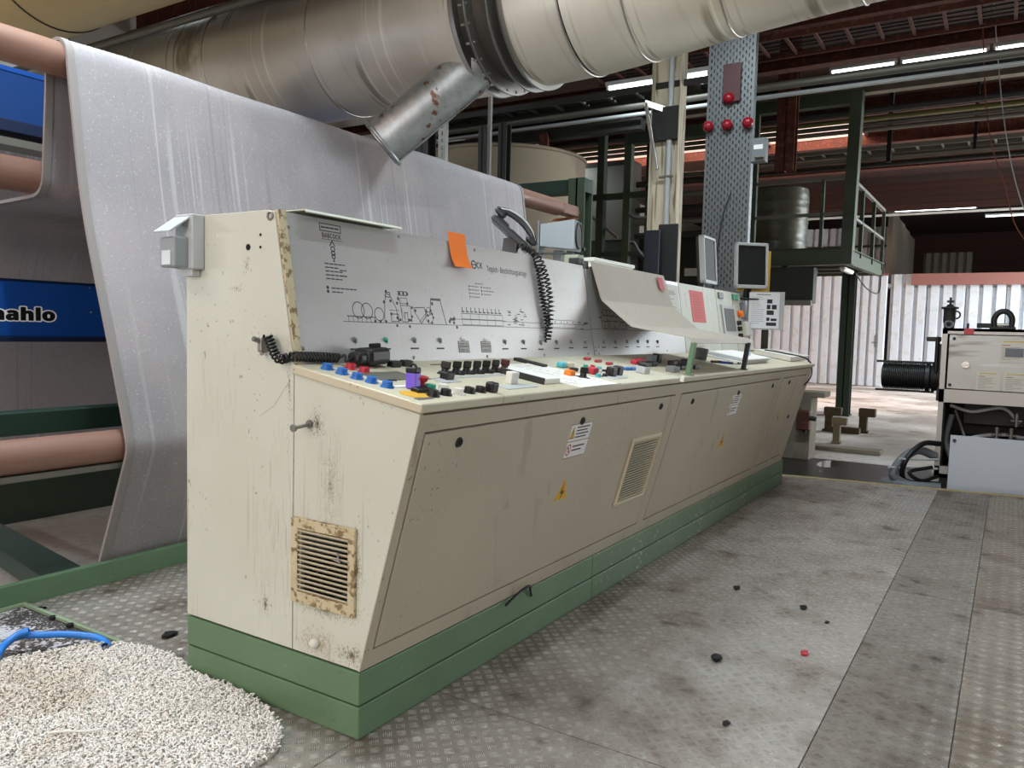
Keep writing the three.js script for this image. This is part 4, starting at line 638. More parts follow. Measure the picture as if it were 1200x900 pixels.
// hand microphone with its coiled cord
{
  const o = thing('hand_microphone', 'black hand microphone with coiled cord lying on the near corner of the desk', 'microphone', [2.2, 1.16, -1.87]), T = (p, h) => { const a = p[1] / 0.5435; return [p[0] - 2.2, 1.08 + 0.09 * a + h - 1.16, -1.43 - 0.536 * a + 1.87]; };
  const a = T([1.985, 0.473], 0.035), b = T([2.15, 0.481], 0.04), L = dist(a, b);
  mesh('body', aim(join([rbox(0.085, 0.06, L * 0.72, 0, 0, L * 0.63, 0.02, 3), rbox(0.06, 0.045, L * 0.4, 0, -0.003, L * 0.2, 0.018, 3)]), a, b), M.black, o);
  mesh('talk_button', aim(rbox(0.02, 0.018, 0.05, 0.0, 0.035, L * 0.72, 0.006), a, b), M.matte, o);
  const s = [1.79 - 2.2 - 0.03, 1.243 - 1.16 + 0.02, -2.06 + 1.87], pts = [s, [s[0] + 0.005, s[1] - 0.075, s[2] + 0.05], [1.80 - 2.2 - 0.02, 0.035, -1.975 + 1.87], [1.87 - 2.2, 0.035, -1.96 + 1.87], [1.97 - 2.2, 0.03, -1.945 + 1.87]];
  mesh('coiled_cord', [coil(pts, 0.0135, 0.0042, 26), hose([pts[4], [1.99 - 2.2, 0.04, -1.94 + 1.87], [a[0] - 0.03, 0.022, a[2]], a], 0.005, 20, 8)], M.black, o);
}
// purple padlock on a switch
{
  const p = [1.925, 0.152], a = p[1] / 0.5435, o = thing('padlock', 'purple padlock with black body top hanging on a switch at the desk corner', 'padlock', [p[0], 1.082 + 0.09 * a, -1.43 - 0.536 * a]);
  mesh('body', rbox(0.03, 0.05, 0.04, 0, 0.028, 0, 0.005), M.purple, o); mesh('cap', rbox(0.032, 0.02, 0.042, 0, 0.06, 0, 0.006), M.black, o); mesh('shackle', clean(new THREE.TorusGeometry(0.011, 0.004, 8, 16, Math.PI).rotateY(Math.PI / 2).translate(0, 0.068, 0)), M.black, o);
}
// papers, clipboards, pens, cup on the worktop
const topPoint = (p, h = 0.001) => { const a = p[1] / 0.5435; return [p[0], 1.082 + 0.09 * a + h, -1.43 - 0.536 * a]; };
const lay = (name, label, cat, p, geo, mat, h = 0, turn = 0, group) => { const o = thing(name, label, cat, topPoint(p, h), group); o.rotation.order = 'XYZ'; o.rotation.set(AW, turn, 0); if (geo) mesh('body', geo, mat, o); return o; };
const listPrint = canvasTex(256, 512, (c, w, h) => { c.fillStyle = '#ece8e0'; c.fillRect(0, 0, w, h); c.strokeStyle = '#a9a59c'; for (let i = 1; i < 22; i++) { c.beginPath(); c.moveTo(12, i * 22); c.lineTo(w - 12, i * 22); c.stroke(); } for (let i = 0; i < 5; i++) { c.beginPath(); c.moveTo(12 + i * 58, 22); c.lineTo(12 + i * 58, 484); c.stroke(); } c.fillStyle = '#7d7a74'; for (let i = 0; i < 60; i++) c.fillRect(18 + 58 * Math.floor(4 * hash(i, 1, 3)), 28 + 22 * Math.floor(20 * hash(i, 2, 3)), 14 + 26 * hash(i, 3, 3), 4); });
{
  let o = lay('paper_sheet', 'printed white list lying across the desk top in front of the panel', 'paper', [2.933, 0.2], null); mesh('sheet', new THREE.BoxGeometry(0.34, 0.003, 0.42).translate(0, 0.002, 0), std({ map: listPrint, roughness: 0.8 }), o); mesh('yellow_edge', box(0.05, 0.002, 0.07, 0.19, 0.001, 0.17), M.beige, o);
  o = lay('ring_binder', 'flat grey ring binder with dark spine at the left side of the printed list', 'binder', [2.684, 0.178], null); mesh('cover', rbox(0.12, 0.022, 0.2, 0, 0.011, 0, 0.004), M.paper, o); mesh('spine', rbox(0.012, 0.026, 0.2, -0.066, 0.012, 0, 0.003), M.pipeDark, o);
  lay('ruler', 'dark bar lying at the back of the desk beside the printed list', 'ruler', [3.059, 0.411], rbox(0.04, 0.014, 0.16, 0, 0.007, 0, 0.003), M.pipeDark);
  o = lay('cup', 'small grey cup on the desk top behind the green canopy leg', 'cup', [5.142, 0.334], null); mesh('wall', clean(new THREE.LatheGeometry([[0.0, 0.002], [0.04, 0.002], [0.043, 0.075], [0.038, 0.075], [0.036, 0.008], [0, 0.008]].map((q) => new THREE.Vector2(...q)), 24)), M.grey, o);
  const pen = (label, p, mat, cap, turn) => { const q = lay('marker_pen', label, 'pen', p, null, null, 0.008, turn); mesh('barrel', rod([-0.06, 0, 0], [0.035, 0, 0], 0.008), mat, q); mesh('cap', rod([0.03, 0, 0], [0.075, 0, 0], 0.009, 0.007), cap, q); };
  pen('blue marker pen on the desk between the canopy legs', [5.231, 0.188], std({ color: 0x2238a0, roughness: 0.4 }), M.navy, -0.4); pen('white and black marker pen next to the dark canopy leg', [5.339, 0.163], M.white, M.black, -0.3); pen('dark brown pen on the desk behind the green canopy leg', [5.143, 0.225], M.rust, M.black, -0.2);
  o = lay('document_folder', 'flat white folder stack on the far half of the desk top', 'folder', [5.804, 0.292], null); for (let i = 0; i < 3; i++) mesh('folder', rbox(0.6, 0.012, 0.3, 0.02 * i, 0.007 + i * 0.013, 0.01 * i, 0.004), i === 1 ? M.lightGrey : M.paper, o);
  o = lay('thick_book', 'thick white manual lying open edge out at the far end of the desk', 'book', [7.047, 0.259], null); mesh('pages', rbox(0.68, 0.035, 0.3, 0, 0.02, 0, 0.004), M.paper, o); mesh('cover', rbox(0.7, 0.005, 0.32, 0, 0.04, 0, 0.002), M.white, o);
  o = lay('paper_card', 'small pale blue card standing beside the dark canopy leg', 'card', [5.874, 0.21], null); mesh('card', rbox(0.09, 0.14, 0.004, 0, 0.07, 0, 0.001).rotateX(-0.3), std({ color: 0xb8cfe4, roughness: 0.7 }), o);
  o = lay('loose_cable', 'thin black cable hanging over the far front edge of the desk', 'cable', [6.816, 0.104], null); mesh('wire', hose([[-0.2, 0.06, -0.2], [0.05, 0.05, -0.1], [0.2, 0.02, 0.08], [0.22, -0.1, 0.12], [0.16, -0.24, 0.06]], 0.006, 40, 6), M.black, o);
}
// orange note on the panel
{ const p = [2.78, 0.48], o = thing('sticky_note', 'orange paper note stuck over the lettering at the panel top', 'note'); onPanel(o, p[0], p[1], 0.004); const g = new THREE.PlaneGeometry(0.125, 0.155, 6, 8), q = g.attributes.position; for (let i = 0; i < q.count; i++) q.setZ(i, 0.002 + 0.02 * Math.pow(clamp(-q.getY(i) / 0.0775), 2)); g.computeVertexNormals(); const back = g.clone(); mesh('paper', uvBox(join([clean(g), clean(back.translate(0, 0, -0.0008))])), M.orange, o); }

// telephone on the desk, leaning on its stand
{
  const o = thing('telephone', 'dark grey desk telephone tilted on its stand on top of the panel, with curly cord', 'telephone', [3.52, 1.672, -2.17]), bd = std({ color: 0x33373a, roughness: 0.35 }), hs = std({ color: 0x2c2f33, roughness: 0.25 });
  const R = new THREE.Matrix4().makeRotationY(-1.008).multiply(new THREE.Matrix4().makeRotationZ(-0.72)).setPosition(-0.07, 0.125, -0.03);
  const put = (g) => g.applyMatrix4(R);
  mesh('base', put(join([rbox(0.25, 0.03, 0.17, 0, -0.01, 0, 0.012, 3), rbox(0.08, 0.018, 0.06, -0.07, 0.008, 0.03, 0.006), rbox(0.12, 0.012, 0.09, 0.05, 0.008, -0.025, 0.004)])), bd, o);
  const hp = new THREE.CatmullRomCurve3([[-0.13, 0.03, 0.05], [-0.08, 0.058, 0.05], [0, 0.07, 0.05], [0.08, 0.058, 0.05], [0.13, 0.03, 0.05]].map(V));
  mesh('handset', put(join([clean(new THREE.TubeGeometry(hp, 24, 0.017, 12).scale(1, 1, 1)), rbox(0.065, 0.032, 0.062, -0.105, 0.032, 0.05, 0.014, 3), rbox(0.065, 0.032, 0.062, 0.105, 0.032, 0.05, 0.014, 3)])), hs, o);
  mesh('handset_highlight', put(clean(new THREE.TubeGeometry(new THREE.CatmullRomCurve3([[-0.12, 0.045, 0.06], [-0.07, 0.073, 0.06], [0, 0.085, 0.06], [0.07, 0.073, 0.06], [0.12, 0.045, 0.06]].map(V)), 24, 0.005, 8))), M.lightGrey, o);  // pale tube put in as the highlight along the handset
  mesh('stand', [bar([-0.09, 0.0, -0.03], [-0.07, 0.1, -0.03], 0.09, 0.02, 0.005), rbox(0.12, 0.008, 0.12, -0.06, 0.004, -0.02, 0.003)], bd, o);
  const t = (p, d = 0.017) => { const q = V(p); return [q.x - 3.52, q.y - 1.672, q.z + 2.17 + d]; };
  mesh('coiled_cord', [coil([t([3.36, 1.72, -2.1]), t([3.43, 1.69, -2.08], 0.02), t([3.435, 1.62, -2.045]), t([3.445, 1.48, -2.02]), t([3.46, 1.34, -1.995]), t([3.44, 1.25, -1.98])], 0.014, 0.0045, 30), coil([t([3.37, 1.72, -2.12]), t([3.44, 1.685, -2.07], 0.02), t([3.485, 1.6, -2.04], 0.02), t([3.50, 1.45, -2.01], 0.02), t([3.46, 1.3, -1.985]), t([3.44, 1.27, -1.98])], 0.013, 0.0045, 24)], M.black, o);
}
// horn loudspeaker
{
  const o = thing('horn_loudspeaker', 'grey box loudspeaker with round black mouth on a bracket on the desk top', 'loudspeaker', [3.93, 1.672, -2.2]), R = new THREE.Matrix4().makeRotationY(-1.32).setPosition(0.02, 0.165, 0), put = (g) => g.applyMatrix4(R), g = new THREE.CylinderGeometry(0.115, 0.085, 0.19, 4, 1).rotateY(Math.PI / 4).rotateZ(-Math.PI / 2);
  mesh('housing', put(join([clean(toCreasedNormals(g, 0.3)), rbox(0.02, 0.165, 0.165, 0.1, 0, 0, 0.006)])), std({ color: 0x8d969b, roughness: 0.4 }), o);
  mesh('mouth', put(join([clean(new THREE.CylinderGeometry(0.068, 0.068, 0.012, 28).rotateZ(Math.PI / 2).translate(0.108, 0, 0)), clean(new THREE.TorusGeometry(0.07, 0.008, 8, 28).rotateY(Math.PI / 2).translate(0.112, 0, 0))])), M.black, o);
  mesh('bracket', [put(join([rbox(0.012, 0.25, 0.12, -0.105, -0.045, 0, 0.004), rbox(0.2, 0.008, 0.06, -0.01, -0.098, 0, 0.003)])), rbox(0.14, 0.01, 0.1, -0.02, 0.005, 0, 0.003), rbox(0.05, 0.08, 0.05, 0.02, 0.045, 0.0, 0.006)], M.grey, o);
  const k = thing('cloth_rag', 'orange rag lying on top of the grey box loudspeaker', 'rag', [3.97, 1.915, -2.18]), cg = new THREE.PlaneGeometry(0.14, 0.13, 10, 10).rotateX(-Math.PI / 2), cp = cg.attributes.position; for (let i = 0; i < cp.count; i++) cp.setY(i, 0.012 + 0.02 * fbm(cp.getX(i) + 0.5, cp.getZ(i) + 0.5, 9, 2, 3) - 0.25 * Math.max(0, Math.abs(cp.getX(i)) - 0.055)); cg.computeVertexNormals(); mesh('cloth', clean(cg).rotateY(-0.85), std({ color: 0xe08a5c, roughness: 0.9, side: THREE.DoubleSide }), k); k.position.y -= 0.005;
}
// two monitors on the far end, two dark panels behind the canopy
function monitor(label, c, w, h, turn, tilt, side) {
  const o = thing('monitor', label, 'monitor', c); o.rotation.order = 'YXZ'; o.rotation.set(0, turn, 0); const R = new THREE.Matrix4().makeRotationX(tilt).setPosition(0, h / 2 + 0.1, 0), put = (g) => g.applyMatrix4(R);
  mesh('frame', put(join([rbox(w, 0.025, 0.05, 0, h / 2 - 0.0125, 0, 0.005), rbox(w, 0.03, 0.05, 0, -h / 2 + 0.015, 0, 0.005), rbox(0.022, h, 0.05, -w / 2 + 0.011, 0, 0, 0.005), rbox(0.022, h, 0.05, w / 2 - 0.011, 0, 0, 0.005)])), M.lightGrey, o);
  mesh('screen', put(box(w - 0.04, h - 0.05, 0.02, 0, 0, 0.004)), std({ color: 0x08090a, roughness: 0.6 }), o); mesh('back', put(rbox(w - 0.02, h - 0.02, 0.04, 0, 0, -0.035, 0.008)), side, o);
  mesh('stand', [rbox(0.06, 0.16, 0.05, 0, 0.08, -0.05, 0.01), rbox(0.22, 0.015, 0.16, 0, 0.0075, -0.04, 0.005)], M.black, o);
}
monitor('flat monitor seen nearly edge on, left one of two on the far desk end', [7.0, 1.66, -2.36], 0.36, 0.42, 0.02, -0.08, M.black);
monitor('flat monitor with yellowish side, facing the viewer on the far end of the desk', [7.06, 1.62, -1.99], 0.30, 0.40, -0.86, -0.06, M.black);
tag(mesh('yellow_board', rbox(0.3, 0.36, 0.012, 0, 0, 0, 0.003).rotateY(-0.9).translate(7.14, 1.88, -1.985), M.yellow), 'yellow board standing right behind the flat monitor that faces the viewer', 'board');
{
  const a = thing('upright_panel', 'black upright panel behind the canopy with a rounded top, right one', 'panel', [8.0, 1.2, -3.14]); mesh('panel', rbox(0.03, 1.26, 0.22, 0, 0.63, 0, 0.012, 3), std({ color: 0x1c1d20, roughness: 0.6 }), a); mesh('post', rod([0.05, -1.5, 0], [0.05, 0.5, 0], 0.03), M.black, a);
  const b = thing('upright_panel', 'glossy blue black upright panel behind the canopy, left one', 'panel', [7.9, 1.2, -3.27]); mesh('panel', rbox(0.035, 1.19, 0.18, 0, 0.595, 0, 0.016, 3), std({ color: 0x22272f, roughness: 0.25 }), b); mesh('arm', hose([[0.02, 0.9, -0.09], [0.02, 0.98, -0.17], [0.02, 1.06, -0.22], [0.02, 1.07, -0.26]], 0.025, 16, 8), M.black, b); mesh('post', rod([0.05, -1.5, 0], [0.05, 0.5, 0], 0.03), M.black, b);
  const c = thing('white_box', 'flat white box with lid on the desk behind the canopy', 'box', [4.95, 1.672, -2.4]); mesh('body', rbox(0.62, 0.09, 0.16, 0, 0.045, 0, 0.004), M.white, c); mesh('lid', rbox(0.64, 0.025, 0.18, 0, 0.1, 0, 0.006), M.white, c);
}
// document display at the far end
const pagePrint = canvasTex(256, 320, (c, w, h) => { c.fillStyle = '#dfe3e8'; c.fillRect(0, 0, w, h); c.fillStyle = '#9aa0a8'; for (let i = 0; i < 14; i++) c.fillRect(20, 40 + i * 18, 60 + 50 * hash(i, 1, 7), 4); c.fillStyle = '#27292c'; for (const [x, y, a, b] of [[150, 60, 44, 36], [150, 108, 30, 40], [192, 108, 40, 40], [150, 158, 60, 40], [150, 222, 26, 30], [186, 230, 50, 22], [150, 266, 84, 30]]) c.fillRect(x, y, a, b); c.fillStyle = '#555'; c.fillRect(60, 16, 120, 6); });
{
  const o = thing('document_display', 'wall display with printed white pages at the far end of the desk', 'document holder', [7.14, 1.36, -1.87]); o.rotation.y = -1.0; const pg = std({ map: pagePrint, roughness: 0.7 });
  mesh('page', new THREE.BoxGeometry(0.27, 0.315, 0.004).translate(-0.02, 0.17, 0.03), pg, o); for (let i = 0; i < 3; i++) mesh('sleeve', rbox(0.30, 0.335, 0.008, 0.012 + i * 0.008, 0.168, 0.015 - i * 0.022, 0.003), i === 1 ? std({ color: 0x7d9490, roughness: 0.4 }) : M.lightGrey, o);
  mesh('stand', [bar([0.02, -1.66, -0.04], [0.02, 0.05, -0.04], 0.05, 0.05, 0.004)], M.pipeDark, o);
}
// thin cable loop at the plinth
tag(mesh('plinth_cable', hose([[2.62, 0.2, -1.655], [2.72, 0.235, -1.645], [2.78, 0.24, -1.64], [2.81, 0.21, -1.655], [2.83, 0.18, -1.66]].map(([x, y, z]) => [x, y, z]), 0.005, 30, 6), M.black), 'thin black cable coming out above the green plinth', 'cable');

// ------------------------------------------------------------------ the carpet web and its rollers
{
  const o = thing('carpet_web', 'wide grey carpet web hanging over the top roller behind the desk', 'carpet', [0, 0, 0]);
  const arc = (cy, cz, r, a0, a1, n) => [...Array(n + 1)].map((_, i) => { const a = a0 + (a1 - a0) * i / n; return [cy + r * Math.sin(a), cz + r * Math.cos(a)]; });
  const D = Math.PI / 180, raw = [[0.3, -6.28], [1.3, -6.24], [1.62, -6.2], [1.8, -6.1], [1.9, -5.85], [1.925, -5.5], [1.925, -5.0], [1.93, -4.6], ...arc(2.035, -4.37, 0.098, -92 * D, -4 * D, 5), [2.3, -4.245], [2.5, -4.228], ...arc(2.6, -4.13, 0.097, 178 * D, 6 * D, 12), [2.35, -3.995], [1.82, -3.898], [1.2, -3.705], [0.85, -3.596], ...arc(0.69, -3.66, 0.105, 18 * D, -24 * D, 5), [0.45, -3.645], [0.108, -3.785], [-0.28, -3.94]];
  const wob = (x, s) => 0.006 * Math.sin(x * 2.3 + s * 1.1) + 0.004 * Math.sin(x * 5.1 - s * 2);
  mesh('web', sheet(smooth(raw, 220), 0.007, 2.2, 6.5, 60, wob), M.fabric, o);
  for (const [x0, x1] of [[2.188, 2.226], [6.478, 6.51]]) mesh('selvedge', sheet(smooth(raw, 220), 0.017, x0, x1, 3, wob), M.hem, o);
}
const roller = (label, x0, x1, y, z, r, mat = M.roll) => { const o = thing('roller', label, 'roller', [x0, y, z]); mesh('drum', (() => { const g = new THREE.CylinderGeometry(r, r, x1 - x0, 40, 1).rotateZ(Math.PI / 2).translate((x1 - x0) / 2, 0, 0); return clean(g); })(), mat, o); each('journal', [rod([-0.12, 0, 0], [0.01, 0, 0], r * 0.35), rod([x1 - x0 - 0.01, 0, 0], [x1 - x0 + 0.12, 0, 0], r * 0.35)], M.dullSteel, o); return o; };
roller('brown guide roller at the top that carries the carpet web', 0.2, 7.35, 2.6, -4.13, 0.084);
roller('brown guide roller half way up behind the hanging web', 0.2, 7.0, 2.035, -4.37, 0.088);
roller('brown guide roller low down behind the bend of the web', 0.2, 7.0, 0.69, -3.665, 0.078);
tag(mesh('guide_rail', span(0.2, 6.8, 0.585, 0.612, -3.72, -3.62), M.pipe), 'flat grey rail just under the low brown roller', 'rail');
tag(mesh('machine_beam', span(0.2, 7, 0.735, 0.845, -4.14, -4.0, 0.004), M.deepGreen), 'dark green machine beam above the low brown roller', 'beam');
tag(mesh('machine_beam', bar([2.1, -0.02, -3.93], [2.62, -0.16, -6.2], 0.2, 0.1), M.deepGreen), 'dark green beam running back across the floor at the left edge', 'beam');
tag(mesh('deck_edge_beam', span(-0.5, 7.5, -0.08, 0.102, -3.765, -3.724, 0.004), M.green), 'green kick beam along the rear edge of the tread plate deck', 'beam');
tag(mesh('shade_block', span(0.5, 8, FG, 0.1, -7.4, -6.5), M.darkGreen), 'added dark block standing for the shade under the web at the left', 'shade block');  // dark block placed where the machine recess only lies in shade
// blue measuring frames
const wordPrint = canvasTex(2048, 220, (c, w, h) => {
  c.fillStyle = '#0f4694'; c.fillRect(0, 0, w, h); const sx = w / 2.4;      // the print covers x from 0.9 to 3.3
  c.save(); c.translate(0, 0); c.font = 'bold 100px sans-serif'; c.lineJoin = 'round'; const t = 'mahlo', tw = c.measureText(t).width, want = 0.40 * sx; c.translate((2.525 - 0.9) * sx - want, 150); c.scale(want / tw, 0.72);
  c.strokeStyle = '#f2f2f0'; c.lineWidth = 22; c.strokeText(t, 0, 0); c.fillStyle = '#0a0a0c'; c.strokeStyle = '#0a0a0c'; c.lineWidth = 7; c.strokeText(t, 0, 0); c.fillText(t, 0, 0); c.restore();
});
{
  const o = thing('measuring_frame', 'lower blue cross beam with white edged black lettering behind the web', 'machine', [0.9, 1.164, -5.15]);
  mesh('beam', rbox(4.6, 0.335, 0.34, 2.3, 0.177, 0.17, 0.008), M.blue, o);
  mesh('face_plate', new THREE.BoxGeometry(2.4, 0.285, 0.006).translate(1.2, 0.175, 0.345), std({ map: wordPrint, roughness: 0.35 }), o);
  mesh('top_strip', rbox(4.6, 0.012, 0.35, 2.3, 0.35, 0.17, 0.003), M.navy, o); mesh('lower_lip', rbox(4.6, 0.028, 0.36, 2.3, 0.012, 0.175, 0.004), M.navy, o);
  for (const [x, y] of [[1.83, 0.327], [1.84, 0.18]]) mesh('screw', clean(new THREE.SphereGeometry(0.006, 8, 6).translate(x, y, 0.348)), M.steel, o);
  const u = thing('measuring_frame', 'upper blue cross beam under the top roller behind the web', 'machine', [0.9, 2.40, -5.4]);
  mesh('beam', rbox(4.6, 0.30, 0.3, 2.3, 0.2, 0.15, 0.008), std({ color: 0x10386f, roughness: 0.35 }), u); mesh('top_strip', rbox(4.6, 0.03, 0.31, 2.3, 0.362, 0.15, 0.004), M.blue, u); mesh('lower_lip', rbox(4.6, 0.07, 0.31, 2.3, 0.035, 0.155, 0.004), M.navy, u);
  tag(mesh('guide_rail', span(0.9, 5.5, 2.32, 2.365, -5.3, -5.1), M.pipe), 'thin beige rail under the upper blue beam', 'rail');
  tag(mesh('rear_web', span(0.9, 6.2, 1.99, 2.45, -5.72, -5.71), M.fabric), 'pale piece of carpet web seen below the upper blue beam', 'carpet');
}
// green frame that carries the top roller at its far end
{
  const o = thing('roller_stand', 'dark green steel stand holding the far end of the top roller', 'frame', [7.85, FG, -4.13]);
  mesh('post', iBeam([0.02, 0, 0], [0.02, 3.28, 0], 0.2, 0.2, 0.02), M.frameGreen, o); mesh('cross_beam', bar([0.02, 3.2, 0.1], [0.02, 3.2, -1.1], 0.16, 0.15, 0.004), M.deepGreen, o); mesh('bearing', [rbox(0.35, 0.12, 0.12, -0.28, 2.9, 0, 0.02), rod([-0.5, 2.9, 0], [0.02, 2.9, 0], 0.05)], M.roll, o); each('bolt', [rod([-0.09, 2.5, 0.1], [-0.09, 2.5, 0.13], 0.02), rod([-0.09, 2.2, 0.1], [-0.09, 2.2, 0.13], 0.02)], M.black, o);
}

// ------------------------------------------------------------------ ducts
function ductTube(path, radii, n, seg = 72) {               // pipe along points with a radius at each
  const c = new THREE.CatmullRomCurve3(path.map(V)), pos = [], uv = [], idx = [], N = n; let L = 0, prev = null;
  for (let i = 0; i <= N; i++) {
    const t = i / N, p = c.getPoint(t), d = c.getTangent(t), s = new THREE.Vector3(0, 1, 0).cross(d).normalize(), u = d.clone().cross(s), k = t * (radii.length - 1), a = Math.floor(Math.min(k, radii.length - 2)), r = mix(radii[a], radii[a + 1], k - a);
    if (prev) L += p.distanceTo(prev); prev = p;
    for (let j = 0; j <= seg; j++) { const q = j / seg * 2 * Math.PI; pos.push(p.x + r * (s.x * Math.cos(q) + u.x * Math.sin(q)), p.y + r * (s.y * Math.cos(q) + u.y * Math.sin(q)), p.z + r * (s.z * Math.cos(q) + u.z * Math.sin(q))); uv.push(q * r, L); }
  }
  for (let i = 0; i < N; i++) for (let j = 0; j < seg; j++) { const a = i * (seg + 1) + j, b = a + seg + 1; idx.push(a, a + 1, b, a + 1, b + 1, b); }
  const g = new THREE.BufferGeometry(); g.setAttribute('position', new THREE.Float32BufferAttribute(pos, 3)); g.setAttribute('uv', new THREE.Float32BufferAttribute(uv, 2)); g.setIndex(idx); g.computeVertexNormals(); return clean(g);
}
{
  const o = thing('exhaust_duct', 'large silver sheet metal duct with flanges and a branch pipe crossing above the desk', 'duct', [0, 0, 0]);
  const C = [4.74, 3.50], R = 0.52, zs = [-12.9, -9.2, -7.5, -5.75, -4.55, -3.2];
  for (let i = 0; i < zs.length - 1; i++) { mesh('duct_section', ductTube([[C[0], C[1], zs[i]], [C[0], C[1], (zs[i] + zs[i + 1]) / 2], [C[0], C[1], zs[i + 1]]], [R, R, R], 12), M.duct, o); if (i) mesh('seam', clean(new THREE.TorusGeometry(R + 0.001, 0.006, 8, 90).translate(C[0], C[1], zs[i])), M.steel, o); }
  mesh('flange', clean(new THREE.CylinderGeometry(R + 0.03, R + 0.03, 0.03, 80, 1, true).rotateX(Math.PI / 2).translate(C[0], C[1], -3.2)), M.steel, o);
  const ringPlate = (z, r0, r1) => clean(new THREE.LatheGeometry([[r0, -0.012], [r1, -0.012], [r1, 0.012], [r0, 0.012], [r0, -0.012]].map((p) => new THREE.Vector2(...p)), 90).rotateX(Math.PI / 2).translate(C[0], C[1], z));
  for (const z of [-3.21, -3.10, -2.93, -2.84]) mesh('flange', ringPlate(z, 0.40, R + 0.025), M.dullSteel, o);
  mesh('flexible_collar', ductTube([[C[0], C[1], -3.2], [C[0], C[1], -3.02], [C[0], C[1], -2.84]], [0.47, 0.45, 0.47], 12), M.band, o);
  const bolts = []; for (let i = 0; i < 28; i++) { const a = i / 28 * 2 * Math.PI; bolts.push(rod([C[0] + 0.525 * Math.cos(a), C[1] + 0.525 * Math.sin(a), -3.15], [C[0] + 0.525 * Math.cos(a), C[1] + 0.525 * Math.sin(a), -3.08], 0.01, 0.01, 6)); } for (const b of bolts) mesh('flange_bolt', b, M.steel, o);
  const P = [[4.74, 3.50, -2.84], [4.74, 3.51, -2.45], [4.74, 3.53, -2.05], [4.74, 3.56, -1.5], [4.74, 3.60, -0.8], [4.74, 3.64, 0.4], [4.74, 3.66, 2.5]], Q = [0.515, 0.515, 0.50, 0.47, 0.455, 0.45, 0.45];
  for (let i = 0; i < P.length - 1; i++) { mesh('duct_section', ductTube([P[i], P[i].map((v, k) => (v + P[i + 1][k]) / 2), P[i + 1]], [Q[i], (Q[i] + Q[i + 1]) / 2, Q[i + 1]], 10), M.duct, o); mesh('seam', clean(new THREE.TorusGeometry(Q[i + 1] + 0.002, 0.007, 8, 90).translate(...P[i + 1])), M.steel, o); }
  // branch pipe that leans down towards the viewer
  const a = [4.60, 3.12, -3.27], b = [4.255, 2.57, -3.82]; mesh('branch_pipe', (() => { const L = dist(a, b), g = new THREE.CylinderGeometry(0.165, 0.165, L, 40, 1, true).rotateX(Math.PI / 2).translate(0, 0, L / 2), h = new THREE.CylinderGeometry(0.161, 0.161, L, 40, 1, true).scale(-1, 1, 1).rotateX(Math.PI / 2).translate(0, 0, L / 2); return aim(join([clean(g), clean(h)]), a, b); })(), M.galv, o);
  const d = V(b).sub(V(a)).normalize(), e = V(b), f = e.clone().addScaledVector(d, -0.02); mesh('branch_flange', aim(clean(new THREE.LatheGeometry([[0.157, -0.012], [0.188, -0.012], [0.188, 0.012], [0.157, 0.012], [0.157, -0.012]].map((p) => new THREE.Vector2(...p)), 48).rotateX(Math.PI / 2)), [f.x, f.y, f.z], b), M.galv, o);
  mesh('branch_seam', aim(rbox(0.03, 0.006, dist(a, b) * 0.98, 0.0, -0.168, dist(a, b) / 2, 0.003), a, b), M.galv, o);
  const g = thing('exhaust_duct', 'golden brown shiny duct at the top left corner behind the roller', 'duct', [0, 0, 0]), gz = [-12.9, -9.5, -6.0, -4.75, -3.85];
  for (let i = 0; i < gz.length - 1; i++) { mesh('duct_section', ductTube([[3.19, 3.9, gz[i]], [3.19, 3.9, (gz[i] + gz[i + 1]) / 2], [3.19, 3.9, gz[i + 1]]], [0.5, 0.5, 0.5], 8), M.ductWarm, g); if (i) mesh('seam', clean(new THREE.TorusGeometry(0.502, 0.006, 8, 90).translate(3.19, 3.9, gz[i])), M.band, g); }
  mesh('elbow', ductTube([[3.19, 3.9, -3.86], [3.19, 4.0, -3.45], [3.19, 4.4, -3.2], [3.19, 5.2, -3.15], [3.19, 6.5, -3.15]], [0.5, 0.5, 0.5, 0.5, 0.5], 30), M.ductWarm, g);
  for (const z of [-9.6, -3.4, 1.5]) for (const x of [4.24, 5.24]) mesh('hanger', rod([x, 3.5, z], [x, 6.5, z], 0.012), M.pipeDark, o);
  for (const z of [-9.0, -5.0]) for (const x of [2.68, 3.7]) mesh('hanger', rod([x, 3.9, z], [x, 6.5, z], 0.012), M.pipeDark, g);
}

